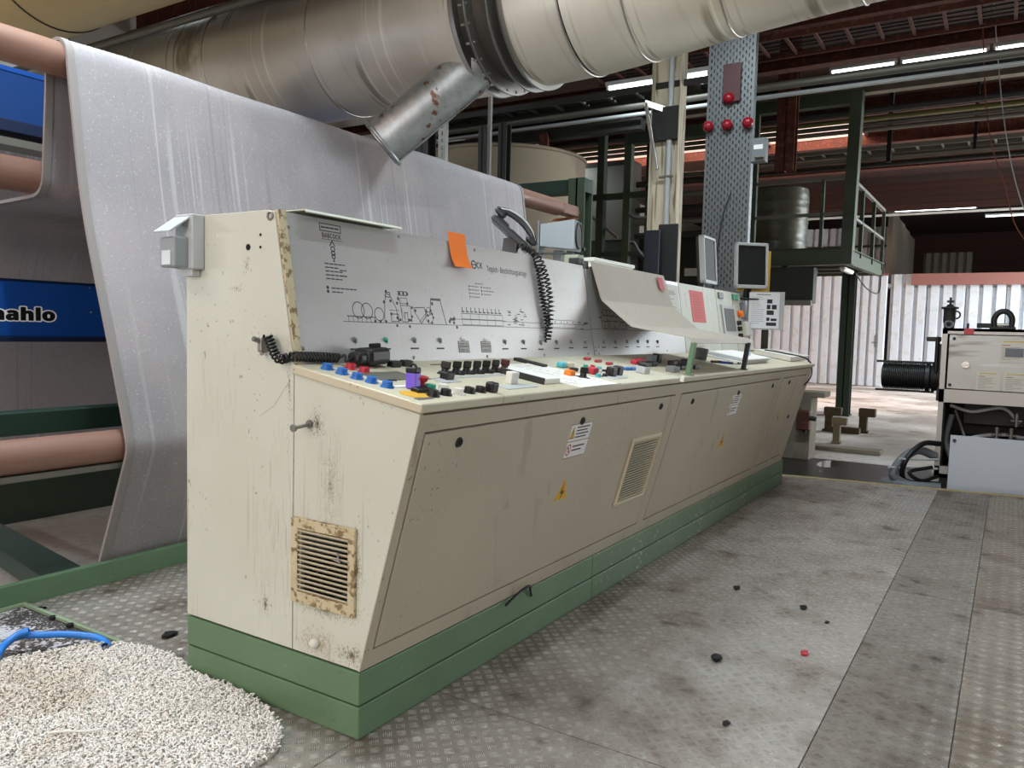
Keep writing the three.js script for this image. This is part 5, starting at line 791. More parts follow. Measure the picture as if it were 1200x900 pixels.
// ------------------------------------------------------------------ near left: carpet offcut, tray, hose
{
  const out = [[1.42, -3.13], [1.6, -3.06], [1.76, -2.95], [1.815, -2.8], [1.818, -2.62], [1.782, -2.5], [1.778, -2.3], [1.765, -2.12], [1.70, -1.93], [1.60, -1.82], [1.48, -1.80], [1.2, -1.74], [0.8, -1.7], [0.5, -2.1], [0.55, -2.7], [0.95, -3.1], [1.2, -3.16]];
  const cv = new THREE.CatmullRomCurve3(out.map(([x, z]) => new THREE.Vector3(x, 0, z)), true, 'centripetal'), ring = cv.getSpacedPoints(160).slice(0, -1), shape = new THREE.Shape(ring.map((p) => new THREE.Vector2(p.x, -p.z)));
  const o = thing('carpet_offcut', 'cream white shaggy carpet offcut lying on the deck at the lower left', 'carpet', [0, 0.001, 0]);
  mesh('backing', uvBox(new THREE.ExtrudeGeometry(shape, { depth: 0.008, bevelEnabled: true, bevelSize: 0.004, bevelThickness: 0.003, bevelOffset: -0.004 }).rotateX(-Math.PI / 2)), std({ color: 0xd8d0c4, roughness: 0.95 }), o);
  const inside = (x, z) => { let c = false; for (let i = 0, j = ring.length - 1; i < ring.length; j = i++) { const a = ring[i], b = ring[j]; if ((a.z > z) !== (b.z > z) && x < (b.x - a.x) * (z - a.z) / (b.z - a.z) + a.x) c = !c; } return c; };
  const tuft = clean(new THREE.TubeGeometry(new THREE.CatmullRomCurve3([[0, -0.002, 0], [0.002, 0.009, 0.0015], [0.0065, 0.0145, 0], [0.011, 0.013, -0.002]].map(V)), 4, 0.0027, 5, false)), P = [], q = new THREE.Object3D();
  for (let x = 0.5; x < 1.85; x += 0.0064) for (let z = -3.2; z < -1.68; z += 0.0064) { const a = x + rr(-0.003, 0.003), b = z + rr(-0.003, 0.003); if (inside(a, b)) P.push([a, b]); }
  const im = new THREE.InstancedMesh(tuft, std({ color: 0xffffff, roughness: 0.95 }), P.length), col = new THREE.Color();
  P.forEach(([x, z], i) => { q.position.set(x, 0.008, z); q.rotation.set(rr(-0.5, 0.5), rr(0, 6.28), rr(-0.4, 0.4)); q.scale.setScalar(rr(0.75, 1.3)); q.updateMatrix(); im.setMatrixAt(i, q.matrix); const n = fbm((x + 1) / 4, (z + 4) / 4, 10, 4, 301), s = step(0.5, 0.75, n), d = Math.hypot((x - 1.22) / 0.09, (z + 2.36) / 0.06) < 1 ? 0.8 : 0; const c = mix3(mix3([0.80, 0.76, 0.70], [0.70, 0.63, 0.54], s), [0.58, 0.48, 0.36], d * 0.7 * rnd()), k = rr(0.88, 1.06); im.setColorAt(i, col.setRGB(c[0] * k, c[1] * k, c[2] * k)); });
  im.name = 'pile'; im.userData.kind = 'stuff'; im.castShadow = im.receiveShadow = true; o.add(im);
  mesh('loose_thread', hose([[1.24, 0.034, -2.42], [1.27, 0.037, -2.38], [1.30, 0.034, -2.35], [1.34, 0.036, -2.31]], 0.004, 20, 6), M.white, o);
}
{
  const dust = colorTex(512, 512, [0.8, 0.8], (u, v) => { let c = mix3([52, 46, 42], [82, 76, 74], fbm(u, v, 8, 5, 311)); c = mix3(c, [206, 202, 206], step(0.52, 0.6, fbm(u, v, 3, 6, 313) * 0.75 + fbm(u, v, 80, 2, 315) * 0.25)); return mix3(c, [240, 240, 238], hash(Math.floor(u * 200), Math.floor(v * 200), 7) > 0.975 ? 0.9 : 0); });
  const o = thing('floor_tray', 'dark dusty tray with a green edge sunk into the deck at the left', 'tray', [0, 0, 0]);
  mesh('tray_plate', span(-1.4, 1.79, -0.02, -0.006, -3.715, -2.86), std({ map: dust, roughness: 0.85 }), o); each('rim', [bar([1.80, 0.004, -3.72], [1.80, 0.004, -2.86], 0.018, 0.016, 0.003), bar([-1.4, 0.004, -3.722], [1.81, 0.004, -3.722], 0.018, 0.016, 0.003)], std({ color: 0x8fa184, roughness: 0.5 }), o);
  tag(mesh('blue_hose', hose([[1.2, -0.005 + 0.02, -2.9], [1.36, 0.02, -3.07], [1.46, 0.055, -3.17], [1.53, 0.06, -3.21], [1.60, 0.055, -3.16], [1.68, 0.045, -3.10], [1.74, 0.03, -3.02], [1.735, 0.02, -2.95], [1.70, 0.035, -2.91]], 0.0135, 80, 12), M.hoseBlue), 'bright blue air hose curving over the dusty tray behind the carpet offcut', 'hose');
  tag(mesh('blue_hose', hose([[1.30, 0.02, -3.08], [1.40, 0.035, -3.15], [1.52, 0.075, -3.19], [1.55, 0.085, -3.17]], 0.014, 30, 12), M.hoseBlue), 'cut off end of blue hose standing up at the left of the dusty tray', 'hose');
  const k = thing('junction_box', 'small black box with cable gland at the left edge beside the blue hose', 'box', [1.44, 0, -3.42]); mesh('housing', rbox(0.16, 0.11, 0.12, 0, 0.05, 0, 0.008), M.black, k); mesh('gland', rod([0.08, 0.05, 0], [0.11, 0.05, 0], 0.02), M.grey, k);
  for (const [p, l] of [[[1.812, 0.01, -3.6], 'left one'], [[1.79, 0.01, -3.452], 'middle one'], [[1.785, 0.01, -3.306], 'right one']]) crumb([p[0], 0, p[2]], 'dark crumb on the rim of the dusty tray, ' + l, M.matte, 0.014);
}

// ------------------------------------------------------------------ machinery behind the desk
{
  const t = thing('storage_tank', 'large beige round tank behind the web under the silver duct', 'tank', [11, FG, -7.2]); mesh('shell', clean(new THREE.CylinderGeometry(1.33, 1.33, 4.25, 72).translate(0, 2.2, 0)), M.tank, t); mesh('rim', clean(new THREE.TorusGeometry(1.33, 0.03, 8, 80).rotateX(Math.PI / 2).translate(0, 4.32, 0)), M.tank, t);
  mesh('lifting_lug', (() => { const s = new THREE.Shape(); s.moveTo(-0.09, 0); s.lineTo(-0.07, 0.2); s.absarc(0, 0.2, 0.07, Math.PI, 0, true); s.lineTo(0.09, 0); const h = new THREE.Path(); h.absarc(0, 0.19, 0.032, 0, 7); s.holes.push(h); return uvBox(new THREE.ExtrudeGeometry(s, { depth: 0.03, bevelEnabled: false }).rotateY(Math.PI / 2).translate(-0.62, 4.3, 1.1)); })(), M.rust, t);
  for (const z of [-6.35, -6.02]) tag(mesh('steel_post', iBeam([9.2, FG, z], [9.2, 4.1, z], 0.13, 0.13), M.pipeDark), z < -6.2 ? 'left one of two dark posts in front of the beige tank' : 'right one of two dark posts in front of the beige tank', 'post');
  tag(mesh('hanger_rod', bar([7, 2.4, -4.77], [7, 6.5, -4.77], 0.035, 0.035), M.dullSteel), 'thin grey rod hanging in front of the beige tank', 'hanger');
  const pp = thing('perforated_post', 'perforated grey strut beside the branch pipe, left of the tank', 'post', [8, FG, -6.15]); { const q = new THREE.Shape([[-0.055, 0], [0.055, 0], [0.055, 6.6], [-0.055, 6.6]].map((p) => new THREE.Vector2(...p))); for (let i = 0; i < 26; i++) q.holes.push(new THREE.Path([[-0.015, 3.275 + i * 0.09], [0.015, 3.275 + i * 0.09], [0.015, 3.325 + i * 0.09], [-0.015, 3.325 + i * 0.09]].map((p) => new THREE.Vector2(...p)))); mesh('strut', [uvBox(new THREE.ExtrudeGeometry(q, { depth: 0.004, bevelEnabled: false }).rotateY(-Math.PI / 2).translate(-0.028, 0, 0)), span(-0.03, 0.03, 0, 6.6, -0.055, -0.051), span(-0.03, 0.03, 0, 6.6, 0.051, 0.055)], M.dullSteel, pp); }
  tag(mesh('steel_post', iBeam([8.1, FG, -6.5], [8.1, 6.5, -6.5], 0.18, 0.18), M.pipeDark), 'dark steel post left of the perforated strut', 'post');
  // steel rack right of the tank
  const r = thing('steel_rack', 'dark green steel rack between the tank and the whitish column', 'frame', [13, FG, -6]);
  for (const z of [-0.4, 0.12, 0.75]) mesh('upright', bar([0, 0, z], [0, z > 0 ? 5.35 : 5.2, z], 0.13, 0.13), z < 0 ? M.darkGreen : M.frameGreen, r);
  mesh('cross_bar', bar([0, 4.02, -1], [0, 4.02, 0.9], 0.1, 0.1), M.darkGreen, r); mesh('cross_bar', bar([0, 5.0, 0.1], [0, 5.0, 1.6], 0.14, 0.2), M.darkGreen, r); mesh('cross_bar', bar([0, 3.0, -1], [0, 3.0, 0.9], 0.08, 0.08), M.darkGreen, r); mesh('brace', bar([0.1, 3.9, -0.9], [0.1, 3.3, -0.1], 0.05, 0.05), M.pipe, r); mesh('upright', bar([0.3, 0, 0.45], [0.3, 4.0, 0.45], 0.18, 0.18), M.frameGreen, r);
  const c = thing('switch_cabinet', 'grey cabinet with two doors behind the dark green rack', 'cabinet', [14.9, FG, -7.25]); mesh('housing', rbox(0.5, 5.1, 1.1, 0.3, 2.55, 0, 0.01), M.oven, c); for (const z of [-0.28, 0.27]) mesh('door', rbox(0.03, 1.5, 0.5, 0.04, 4.25, z, 0.006), M.pipe, c);
  const oven = thing('machine_housing', 'dark olive panelled machine housing left of the platform, behind the whitish column', 'machine', [15.95, FG, -6]); mesh('housing', span(0.05, 3.2, 0, 3.7, -2.9, 0.65), M.oven, oven);
  for (let i = 0; i < 4; i++) for (let j = 0; j < 3; j++) mesh('panel', rbox(0.03, 1.1, 0.84, 0.035, 0.65 + j * 1.18, -2.44 + i * 0.87, 0.008), (i + j) % 3 ? M.oven : std({ color: 0x3a3d33, roughness: 0.45 }), oven);
  for (const [z, y, n] of [[-1.6, 2.55, 'small pale notice'], [0.3, 2.9, 'small white notice']]) mesh('notice', box(0.004, 0.16, 0.36, 0.015, y, z), M.paper, oven);
  const pl = thing('pipe_bundle', 'bundle of grey pipes on the dark machine housing right of the whitish column', 'pipes', [14, FG, -4.8]); for (let i = 0; i < 5; i++) mesh('pipe', rod([0.1, 3.45 + i * 0.24, -1.4], [0.1, 3.45 + i * 0.24, 0.3], 0.055), i % 2 ? M.pipe : M.pipeDark, pl); for (const z of [-1.2, 0.1]) mesh('bracket', box(0.08, 6.75, 0.1, 0.2, 3.42, z), M.pipeDark, pl);
  const ip2 = thing('box_stack', 'stack of brown cardboard boxes on the platform behind the perforated channel', 'boxes', [15.9, 2.96, -4.95]); for (let i = 0; i < 3; i++) mesh('box', rbox(0.3, 0.36, 0.4, 0.2, 0.18 + i * 0.365, (i % 2) * 0.05, 0.01), std({ color: 0x7a6248, roughness: 0.9 }), ip2);
}
{ // red brown posts under the roof, behind the perforated channel
  for (const [a, lab] of [[[11.5, 3.675, -3.452], 'red brown post just right of the perforated channel'], [[13.5, 4.302, -3.32], 'wide red brown post left of the platform portal']]) tag(mesh('steel_post', iBeam([a[0], a[0] > 12 ? 4 : FG, a[2]], [a[0], 6.5, a[2]], a[0] > 12 ? 0.3 : 0.16, 0.2), M.rust), lab, 'post');
}
{ // whitish steel column with conduit
  const o = thing('steel_column', 'whitish dirty steel column with a conduit and a folding arm', 'column', [9.5, FG, -3.79]), h = 4.75;
  mesh('column', [span(-0.1, 0.1, 0, 6.8, -0.19, -0.175), span(-0.1, 0.1, 0, 6.8, 0.175, 0.19), span(-0.008, 0.008, 0, 6.8, -0.18, 0.18)], M.column, o);
  mesh('conduit', rod([-0.06, 0.5, 0.05], [-0.06, 6.6, 0.05], 0.035), M.lightGrey, o); for (const y of [2.1, 3.55, 4.2]) mesh('clamp', rbox(0.03, 0.03, 0.18, -0.08, y, 0.03, 0.006), M.pipe, o);
  mesh('arm', [bar([-0.2, 4.45, -0.22], [-0.2, 3.62, -0.04], 0.03, 0.045, 0.006), bar([-0.2, 4.45, -0.24], [-0.05, 4.36, 0.02], 0.04, 0.08, 0.006)], M.steel, o); mesh('hook', hose([[-0.1, 3.05, -0.2], [-0.2, 3.05, -0.3], [-0.2, 3.1, -0.4]], 0.025, 10, 8), M.pipeDark, o);
  mesh('dark_band', [span(-0.105, 0.0, 4.0, 4.4, -0.172, 0.172)], M.pipeDark, o);
}
{ // perforated cable channel with warning lamps
  const o = thing('cable_channel', 'tall perforated grey steel cable channel standing behind the desk', 'cable tray', [8.95, FG, -2.84]), W = 0.53, H = 6.75, s = new THREE.Shape([[-W / 2, 0], [W / 2, 0], [W / 2, H], [-W / 2, H]].map((p) => new THREE.Vector2(...p)));
  const nx = 14, py = 0.078; for (let j = 0; j < 42; j++) for (let i = 0; i < nx; i++) { const x = -W / 2 + 0.035 + i * (W - 0.07) / (nx - 1) - 0.0, y = 2.15 + j * py + (i % 2 ? 0 : py / 2), q = new THREE.Path(); q.moveTo(x - 0.0065, y); q.lineTo(x - 0.0065, y + 0.036); q.lineTo(x + 0.0065, y + 0.036); q.lineTo(x + 0.0065, y); s.holes.push(q); }
  mesh('perforated_sheet', uvBox(new THREE.ExtrudeGeometry(s, { depth: 0.004, bevelEnabled: false }).rotateY(-Math.PI / 2)), M.channel ??= std({ color: 0x6e7273, roughness: 0.45, metalness: 0.6 }), o);
  each('side_flange', [span(0, 0.09, 0, H, -W / 2, -W / 2 + 0.005), span(0, 0.09, 0, H, W / 2 - 0.005, W / 2)], M.channel, o); mesh('back_cover', span(0.086, 0.09, 0, H, -W / 2, W / 2), M.channel, o);
  mesh('inspection_cover', rbox(0.03, 0.42, 0.2, -0.03, 4.42, 0.02, 0.006), std({ color: 0x4a2224, roughness: 0.5 }), o); mesh('cable', hose([[-0.03, 2.05, -0.1], [-0.04, 2.6, -0.06], [-0.05, 3.0, 0.0], [-0.03, 3.2, 0.06]], 0.006, 30, 6), M.black, o);
  const lamp = (label, p) => { const q = thing('warning_lamp', label, 'lamp', p, null); mesh('dome', clean(new THREE.SphereGeometry(0.062, 24, 14, 0, 7, 0, 1.6).scale(1, 1.1, 1).rotateZ(Math.PI / 2).translate(-0.04, 0, 0)), std({ color: 0x8e1020, roughness: 0.25 }), q); mesh('base', rod([0, 0, 0], [-0.045, 0, 0], 0.055), M.pipeDark, q); };
  const zz = [[[8.93, 3.665, -3.065], 'left'], [[8.93, 3.659, -2.848], 'middle'], [[8.93, 3.656, -2.619], 'right']]; for (const [p, l] of zz) lamp(l + ' one of the three red lamps in a row on the perforated channel', [8.945, p[1], p[2]]); const u = [8.93, 3.95, -2.842]; lamp('red lamp above the row of three on the perforated channel', [8.945, u[1], u[2]]);
  const b = thing('isolator_switch', 'grey isolator box on the right side of the perforated channel', 'switch', [8.98, 3.36, -2.5]); mesh('housing', rbox(0.12, 0.26, 0.16, 0.02, 0, 0, 0.01), M.grey, b); mesh('label', box(0.004, 0.05, 0.1, -0.042, 0.03, 0.0), M.paper, b); mesh('lever', rbox(0.03, 0.03, 0.1, -0.06, -0.08, 0.02, 0.008), M.pipe, b);
}
{ // green platform
  const o = thing('steel_platform', 'dark green raised steel platform with railing and portal on the right', 'platform', [15.5, 0, -2.66]), G = M.frameGreen, y0 = 2.65, y1 = 2.96, Z0 = -2.6;
  mesh('front_beam', iBeam([0, 2.805, Z0], [0, 2.805, 0], 0.12, 0.31), G, o); mesh('side_beam', iBeam([0, 2.805, 0], [4.6, 2.9, 0], 0.12, 0.3), G, o); mesh('side_beam', iBeam([0, 2.805, Z0], [4.6, 2.9, Z0], 0.12, 0.3), G, o);
  for (let i = 1; i < 5; i++) mesh('joist', bar([i * 0.95, 2.8, Z0], [i * 0.95, 2.8, 0], 0.08, 0.16), M.pipe, o); mesh('floor_plate', span(0, 4.6, 2.93, 2.96, Z0, 0), M.pipeDark, o);
  mesh('portal_post', bar([0, y0, 0.02], [0, 5.72, 0.06], 0.26, 0.2), G, o); mesh('portal_beam', bar([0, 5.62, -2.6], [0, 5.62, 0.1], 0.2, 0.22), G, o); mesh('portal_post', bar([0, y0, -1.72], [0, 5.6, -1.72], 0.12, 0.1), G, o);
  for (const y of [4.2, 3.56]) mesh('rail', bar([0, y, -2.6], [0, y + 0.02, 0], 0.05, 0.06), M.pipe, o); mesh('rail', bar([0, 4.22, 0], [4.55, 4.24, 0], 0.07, 0.06), M.pipe, o); mesh('rail', bar([0, 3.56, 0], [4.55, 3.6, 0], 0.06, 0.05), M.pipe, o);
  for (const x of [1.5, 3.0, 4.5]) mesh('railing_post', bar([x, 2.9, 0], [x, 4.26, 0], 0.07, 0.07), G, o); for (const z of [-0.45, -2.5]) mesh('railing_post', bar([0, 2.9, z], [0, 4.2, z], 0.06, 0.06), G, o);
  mesh('support_pole', [iBeam([2.06, FG, -0.25], [2.06, 2.7, -0.25], 0.26, 0.24, 0.02), span(1.9, 2.22, FG, FG + 0.03, -0.4, -0.1)], M.darkGreen, o);
  mesh('brace', bar([0.1, 2.66, -2.2], [2.0, 2.66, -0.9], 0.08, 0.06), M.pipe, o);
  const l = thing('lamp_fitting', 'unlit white lamp under the green platform', 'lamp', [16.4, 2.62, -2.78]); mesh('housing', rbox(1.0, 0.05, 0.1, 0, 0, 0, 0.01), M.white, l); mesh('diffuser', rbox(0.96, 0.04, 0.08, 0, -0.03, 0, 0.015), M.paper, l);
  tag(mesh('platform_cable', hose([[17.0, 2.6, -2.72], [17.6, 2.35, -2.6], [18.6, 2.3, -2.5], [19.6, 2.75, -2.6]], 0.015, 30, 6), M.black), 'thin black cable sagging below the green platform', 'cable');
  const d = thing('wrapped_drum', 'dark drum wrapped in shiny plastic film on the green platform', 'drum', [17.2, 2.96, -4.35]), prof = []; for (let i = 0; i <= 30; i++) prof.push(new THREE.Vector2(0.62 + 0.004 * Math.sin(i * 2.1) + 0.004 * hash(i, 3, 3), i * 0.046)); const dg = new THREE.LatheGeometry(prof, 60), dp = dg.attributes.position; for (let i = 0; i < dp.count; i++) { const k = 1 + 0.06 * (fbm((Math.atan2(dp.getX(i), dp.getZ(i)) / 6.2832 + 0.5) % 1, dp.getY(i) / 1.5 % 1, 12, 3, 5) - 0.5); dp.setX(i, dp.getX(i) * k); dp.setZ(i, dp.getZ(i) * k); } dg.computeVertexNormals();
  mesh('film', clean(dg), std({ color: 0x57594c, roughness: 0.35, metalness: 0.1 }), d); mesh('lid', clean(new THREE.CylinderGeometry(0.6, 0.6, 0.03, 48).translate(0, 1.39, 0)), M.pipeDark, d);
  const cb = thing('dark_cabinet', 'dark cabinet hanging below the green platform at the left', 'cabinet', [15.85, 1.95, -3.75]); mesh('housing', rbox(0.3, 0.66, 1.12, -0.25, 0.33, 0, 0.01), M.oven, cb); mesh('hanger', bar([-0.25, 0.6, 0], [-0.25, 0.85, 0], 0.1, 0.1), M.oven, cb); mesh('plate', rbox(0.1, 0.1, 1.1, -0.42, 0.0, 0, 0.01), M.pipe, cb);
}
{ // blocks and trestles between desk and back wall
  const W = std({ map: rawTex, color: 0xe6dcc8, roughness: 0.9 }), D2 = std({ map: rawTex, color: 0x9a8a74, roughness: 0.9 });
  const tr = (label, x, z, h, m, s, L) => { const o = thing('wooden_trestle', label, 'trestle', [x, FG, z]); mesh('post', rbox(s, h, s * 0.9, 0, h / 2, 0, 0.008), m, o); mesh('top_block', rbox(s * 1.2, s, L, 0, h - s / 2, L * 0.22, 0.01), m, o); mesh('foot', rbox(s * 1.1, s * 0.3, L * 0.7, 0, s * 0.15, 0, 0.01), m, o); };
  tr('pale wooden trestle in front of the green pole', 12.8, -2.19, 0.4, W, 0.11, 0.2); tr('brown wooden trestle right of the green pole', 14.6, -2.08, 0.42, D2, 0.14, 0.26); tr('brown wooden trestle left of the green pole', 14.4, -2.6, 0.42, D2, 0.13, 0.28);
  tag(mesh('timber', rbox(0.16, 0.1, 0.5, 14.35, FG + 0.05, -2.34, 0.01), D2), 'brown timber lying across between the trestles', 'timber');
  const o = thing('concrete_stand', 'grey concrete stand at the far end of the desk', 'stand', [11, FG, -2.45]); mesh('column', rbox(0.4, 0.85, 0.34, 0, 0.42, 0.1, 0.01), M.raw, o); mesh('shelf', rbox(0.4, 0.07, 0.62, 0, 0.86, 0.12, 0.01), M.raw, o); mesh('back_column', rbox(0.5, 0.95, 0.5, 0.1, 0.47, -0.35, 0.01), M.raw, o);
  const v = thing('valve_block', 'rusty brown valve block mounted on the concrete stand', 'valve', [10.72, 0.1, -2.25]); mesh('body', rbox(0.13, 0.26, 0.16, 0, 0.13, 0, 0.02), M.rust, v); each('knob', [rod([0, 0.16, 0.08], [0, 0.15, 0.16], 0.03), rod([0, -0.03, 0.02], [0, 0.02, 0.02], 0.025)], M.pipeDark, v); mesh('pipe', hose([[0, 0.25, 0], [0, 0.32, -0.08], [0, 0.32, -0.25], [0, 0.28, -0.35]], 0.012, 20, 8), M.pipe, v);
  struct('trim', span(8.2, 11.0, FG, FG + 0.004, -3.4, -0.75), std({ color: 0x1d1a17, roughness: 0.35 })).name = 'trim_2';
  tag(mesh('floor_sill', rbox(0.3, 0.06, 2.6, 12.0, FG + 0.03, -2.75, 0.01), M.raw), 'low concrete sill at the edge of the wet dark floor', 'sill');
  tag(mesh('puddle', (() => { const g = new THREE.CircleGeometry(0.2, 24).rotateX(-Math.PI / 2).scale(1.6, 1, 0.6); return clean(g.translate(10.6, FG + 0.006, -1.9)); })(), std({ color: 0x151515, roughness: 0.03 })), 'small shiny puddle on the dark floor beyond the deck', 'puddle');
}
{ // industrial unit on the right
  const o = thing('burner_unit', 'grey steel machine unit with an open lower compartment at the right edge', 'machine', [9.6, FG, -0.64]), m = std({ color: 0xa9a7a2, roughness: 0.4, metalness: 0.6 }), W = 2.4, D = 1.4, Hh = 1.74;
  mesh('frame', [span(0, D, 0.18, Hh, 0, 0.05), span(0, 0.06, 0.18, Hh, W - 0.05, W), span(0, 0.06, Hh - 0.06, Hh, 0, W), span(0, 0.06, 0.95, 1.09, 0, W), span(0, 0.06, 0.14, 0.26, 0, W), span(0, D, Hh - 0.03, Hh, 0, W), span(D - 0.03, D, 0.14, Hh, 0, W), span(0, D, 0.14, 0.18, 0, W), span(0, D, 0.14, Hh, W - 0.03, W)], m, o);
  each('foot', [span(0.05, 0.2, 0, 0.14, 0.05, 0.2), span(1.2, 1.35, 0, 0.14, 0.05, 0.2), span(0.05, 0.2, 0, 0.14, 2.1, 2.25)], M.pipeDark, o);
  mesh('door', rbox(0.02, 0.57, W - 0.12, 0.0, 1.385, W / 2 + 0.01, 0.004), std({ map: ductTex, color: 0xe2e8f0, metalness: 0.3, roughness: 0.42 }), o); mesh('inner_shelf', span(0.06, D, 1.0, 1.03, 0.05, W - 0.05), m, o);
  const dp = canvasTex(256, 256, (c) => { c.fillStyle = '#cfc9bd'; c.fillRect(0, 0, 256, 256); c.fillStyle = '#8f8a80'; for (let i = 0; i < 9; i++) c.fillRect(20, 90 + i * 17, 60 + 140 * hash(i, 1, 9), 5); c.fillStyle = '#c9ae3c'; c.fillRect(30, 24, 180, 12); c.fillStyle = '#a33'; c.fillRect(20, 66, 70, 8); });
  const pl = (y, z, h, w, mt) => mesh('document_sleeve', box(0.004, h, w, -0.013, y, z), mt, o), pm = std({ map: dp, roughness: 0.4 }); mesh('document_sleeve', new THREE.BoxGeometry(0.004, 0.2, 0.22).translate(-0.013, 1.2, 0.45), pm, o); mesh('document_sleeve', new THREE.BoxGeometry(0.004, 0.2, 0.24).translate(-0.013, 1.2, 0.7), pm, o); mesh('document_sleeve', new THREE.BoxGeometry(0.004, 0.24, 0.26).translate(-0.013, 1.52, 0.66), pm, o); mesh('dark_picture', box(0.005, 0.09, 0.16, -0.015, 1.5, 0.66), M.grey, o);
  mesh('latch', join([rod([-0.005, 1.36, 0.235], [-0.03, 1.36, 0.235], 0.04, 0.036, 24), rbox(0.01, 0.015, 0.05, -0.032, 1.36, 0.235, 0.003)]), M.steel, o); for (const [y, z] of [[1.63, 0.115], [1.14, 0.1]]) mesh('bolt', rod([-0.005, y, z], [-0.018, y, z], 0.018, 0.018, 6), M.black, o);
  mesh('red_tape', box(0.066, 0.064, 0.09, 0.03, Hh - 0.03, 0.245), M.btnRed, o);
  const hs = [[[0.3, 0.9, 0.1], [0.25, 0.85, 0.3], [0.3, 0.9, 0.6], [0.35, 0.75, 0.75]], [[0.3, 0.85, 0.15], [0.2, 0.6, 0.25], [0.25, 0.4, 0.3]], [[0.3, 0.3, 0.2], [0.22, 0.55, 0.3], [0.28, 0.62, 0.6], [0.3, 0.6, 0.8]], [[0.35, 0.5, 0.9], [0.25, 0.62, 1.1], [0.3, 0.6, 1.5]], [[0.3, 0.8, 0.12], [0.3, 0.5, 0.08], [0.25, 0.3, 0.15]], [[0.4, 0.4, 1.0], [0.3, 0.65, 1.3], [0.35, 0.7, 1.8]]];
  hs.forEach((p, i) => mesh('hose', hose(p, [0.018, 0.014, 0.02, 0.022, 0.03, 0.02][i], 24, 8), i % 2 ? M.pipe : i === 4 ? M.grey : M.lightGrey, o)); for (const [y, z] of [[0.62, 0.55], [0.62, 0.68], [0.78, 0.72], [0.4, 0.2]]) each('fitting', [rod([0.25, y - 0.06, z], [0.25, y + 0.08, z], 0.022), rod([0.25, y, z - 0.05], [0.25, y, z + 0.05], 0.016)], M.dullSteel, o); mesh('inner_plate', rbox(0.4, 0.02, 1.2, 0.5, 0.78, 1.4, 0.004), M.grey, o); mesh('pump_block', rbox(0.5, 0.34, 0.55, 0.75, 0.36, 0.42, 0.02), M.black, o); mesh('pump_block', rbox(0.45, 0.42, 0.8, 0.85, 0.42, 1.25, 0.02), M.pipeDark, o); mesh('control_unit', rbox(0.3, 0.3, 1.3, 1.1, 0.8, 0.85, 0.01), M.black, o); mesh('shade_liner', [span(1.3, 1.36, 0.18, 1.0, 0.06, 2.34), span(0.08, 1.3, 0.18, 1.0, 0.052, 0.06)], M.pipeDark, o); for (let i = 0; i < 7; i++) mesh('wire', hose([[0.35, 0.3 + 0.05 * i, 0.3 + 0.1 * i], [0.25, 0.55 + 0.02 * i, 0.6 + 0.08 * i], [0.3, 0.5 - 0.02 * i, 1.0 + 0.1 * i]], 0.009, 16, 6), [M.red, M.black, M.grey, M.hoseBlue][i % 4], o);  // dark liner sheets put shade into the open compartment
  const st = thing('steel_sheet', 'plain light grey steel panel leaning in front of the machine unit', 'panel', [8.85, FG, -0.47]); mesh('sheet', rbox(0.012, 0.68, 1.3, 0, 0.34, 0.65, 0.004).rotateZ(-0.12), std({ color: 0x8a929b, metalness: 0.5, roughness: 0.42 }), st); mesh('bolt', rod([0.065, 0.62, 0.04], [0.05, 0.625, 0.04], 0.018, 0.018, 6), M.black, st);
  const b = thing('ribbed_motor', 'black ribbed motor drum sticking out left of the machine unit', 'motor', [9.85, 0.9, -0.75]); const rib = []; for (let i = 0; i < 22; i++) mesh('cooling_rib', clean(new THREE.CylinderGeometry(0.15, 0.15, 0.008, 40).rotateX(Math.PI / 2).translate(0, 0, -0.46 + i * 0.019)), M.black, b); mesh('core', rod([0, 0, -0.48], [0, 0, 0.1], 0.125, 0.125, 36), M.matte, b); mesh('end_flange', [rod([0, 0, -0.04], [0, 0, 0.0], 0.17, 0.17, 36), rod([0, 0, 0.02], [0, 0, 0.1], 0.16, 0.14, 36)], M.black, b); each('tie_rod', [rod([-0.06, 0.16, -0.54], [-0.06, 0.16, 0.05], 0.012), rod([-0.06, -0.16, -0.54], [-0.06, -0.16, 0.05], 0.012)], M.pipeDark, b); mesh('mounting_plate', [rbox(0.2, 0.62, 0.05, 0, 0.06, 0.1, 0.01), rbox(0.1, 0.4, 0.04, -0.1, 0.25, 0.06, 0.02)], M.black, b); mesh('end_bracket', [rbox(0.08, 0.05, 0.14, -0.05, 0.42, 0.02, 0.01)], M.black, b);
  const v = thing('pressure_valve', 'dark grey valve with a handle standing on the left corner of the machine unit', 'valve', [9.9, 1.44, -0.6]); mesh('body', clean(new THREE.LatheGeometry([[0.0, 0], [0.05, 0], [0.055, 0.05], [0.062, 0.08], [0.062, 0.21], [0.085, 0.215], [0.085, 0.235], [0.04, 0.24], [0.03, 0.26], [0, 0.27]].map((p) => new THREE.Vector2(...p)), 32)), M.pipeDark, v); mesh('spindle', [rod([0, 0.26, 0], [0, 0.34, 0], 0.012), rod([0, 0.295, -0.035], [0, 0.295, 0.035], 0.012)], M.black, v); mesh('handle', clean(new THREE.TorusGeometry(0.04, 0.009, 8, 16, Math.PI).rotateZ(-Math.PI / 2).rotateY(-Math.PI / 2).translate(0, 0.15, 0.06)), M.black, v); mesh('lower_ring', clean(new THREE.TorusGeometry(0.035, 0.014, 8, 20).rotateY(Math.PI / 2).translate(-0.05, 0.045, 0)), M.grey, v);
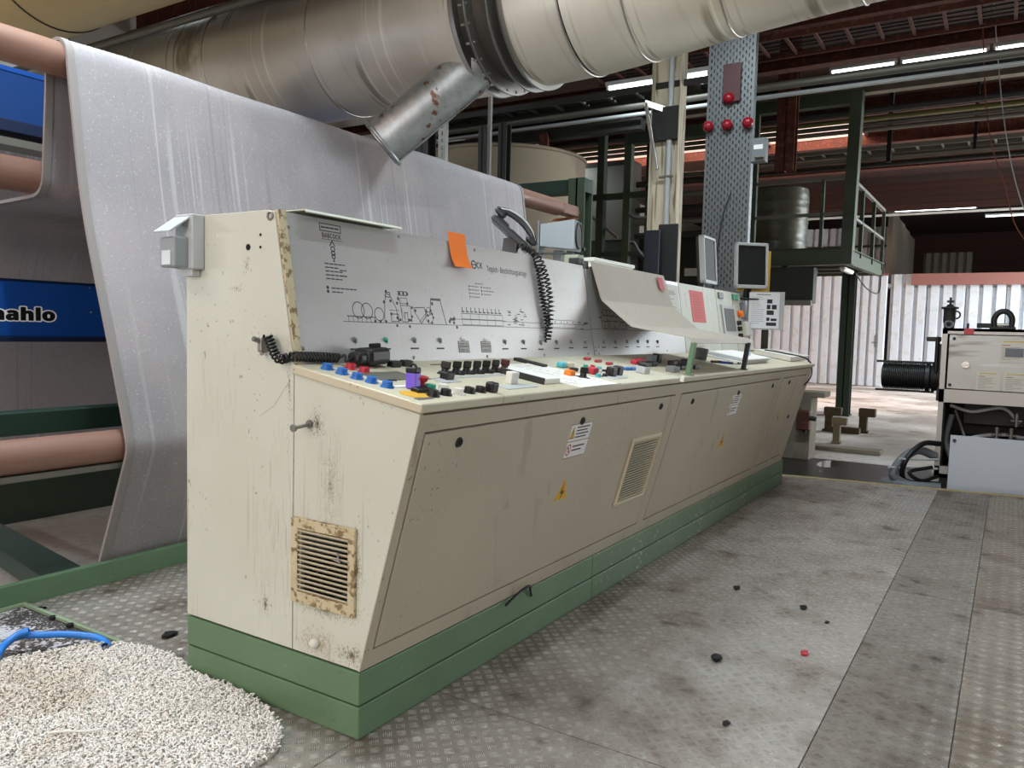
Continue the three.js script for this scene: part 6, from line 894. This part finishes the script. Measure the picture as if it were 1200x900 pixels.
  const s = thing('lifting_shackle', 'thick black lifting shackle on the top of the machine unit', 'shackle', [10, 1.44, -0.1]); mesh('bow', hose([[0, 0.0, -0.075], [0, 0.12, -0.08], [0, 0.18, -0.045], [0, 0.195, 0], [0, 0.18, 0.045], [0, 0.12, 0.08], [0, 0, 0.075]], 0.03, 40, 14), M.black, s); mesh('base_plate', [rbox(0.12, 0.03, 0.24, 0, 0.015, 0, 0.006), rbox(0.1, 0.05, 0.14, 0, 0.04, -0.17, 0.006)], M.pipeDark, s); mesh('pin', rod([0, 0.05, -0.1], [0, 0.05, 0.1], 0.018), M.steel, s);
  tag(mesh('steel_peg', rod([9.9, 1.44, -0.42], [9.9, 1.5, -0.42], 0.012), M.black), 'small black peg on the machine unit between valve and shackle', 'peg');
  const hp = thing('hose_pile', 'heap of thick grey and black hoses on the floor left of the machine unit', 'hoses', [9.3, FG, -0.85]); each('grey_hose', [hose([[0.3, 0.36, 0.22], [0.2, 0.42, 0.05], [0.05, 0.3, -0.1], [0, 0.15, -0.15], [0.05, 0.06, 0.0], [0.1, 0.06, 0.25]], 0.045, 40, 12), hose([[0.1, 0.05, -0.25], [-0.05, 0.06, 0], [0.0, 0.06, 0.3]], 0.06, 24, 12)], M.grey, hp); each('black_hose', [hose([[0.3, 0.5, 0.25], [0.15, 0.5, 0.1], [0, 0.3, -0.05], [0.1, 0.1, -0.05], [0.2, 0.08, 0.3]], 0.028, 40, 10), hose([[0.25, 0.15, 0.25], [0.05, 0.12, 0.1], [0, 0.2, 0.0], [0.15, 0.26, 0.2]], 0.02, 30, 10)], M.black, hp); each('steel_rod', [rod([-0.05, 0.24, -0.2], [0.2, 0.24, 0.25], 0.012), rod([-0.05, 0.34, -0.1], [0.2, 0.34, 0.25], 0.012)], M.lightGrey, hp);
  tag(mesh('hanging_wire', hose([[12, 6.4, -0.65], [12, 3.94, -0.4], [12, 3.3, -0.2], [12, 2.8, -0.06], [12, 2.4, 0.2]], 0.008, 40, 6), std({ color: 0x7a3a2a, roughness: 0.6 })), 'left reddish wire hanging down at the right edge of the picture', 'wire');
  tag(mesh('hanging_wire', hose([[12, 6.4, -0.55], [12, 3.92, -0.22], [12, 3.0, 0.02], [12, 2.4, 0.3]], 0.007, 40, 6), M.lightGrey), 'right pale wire hanging down at the right edge of the picture', 'wire');
}

renderer.render(scene, camera);
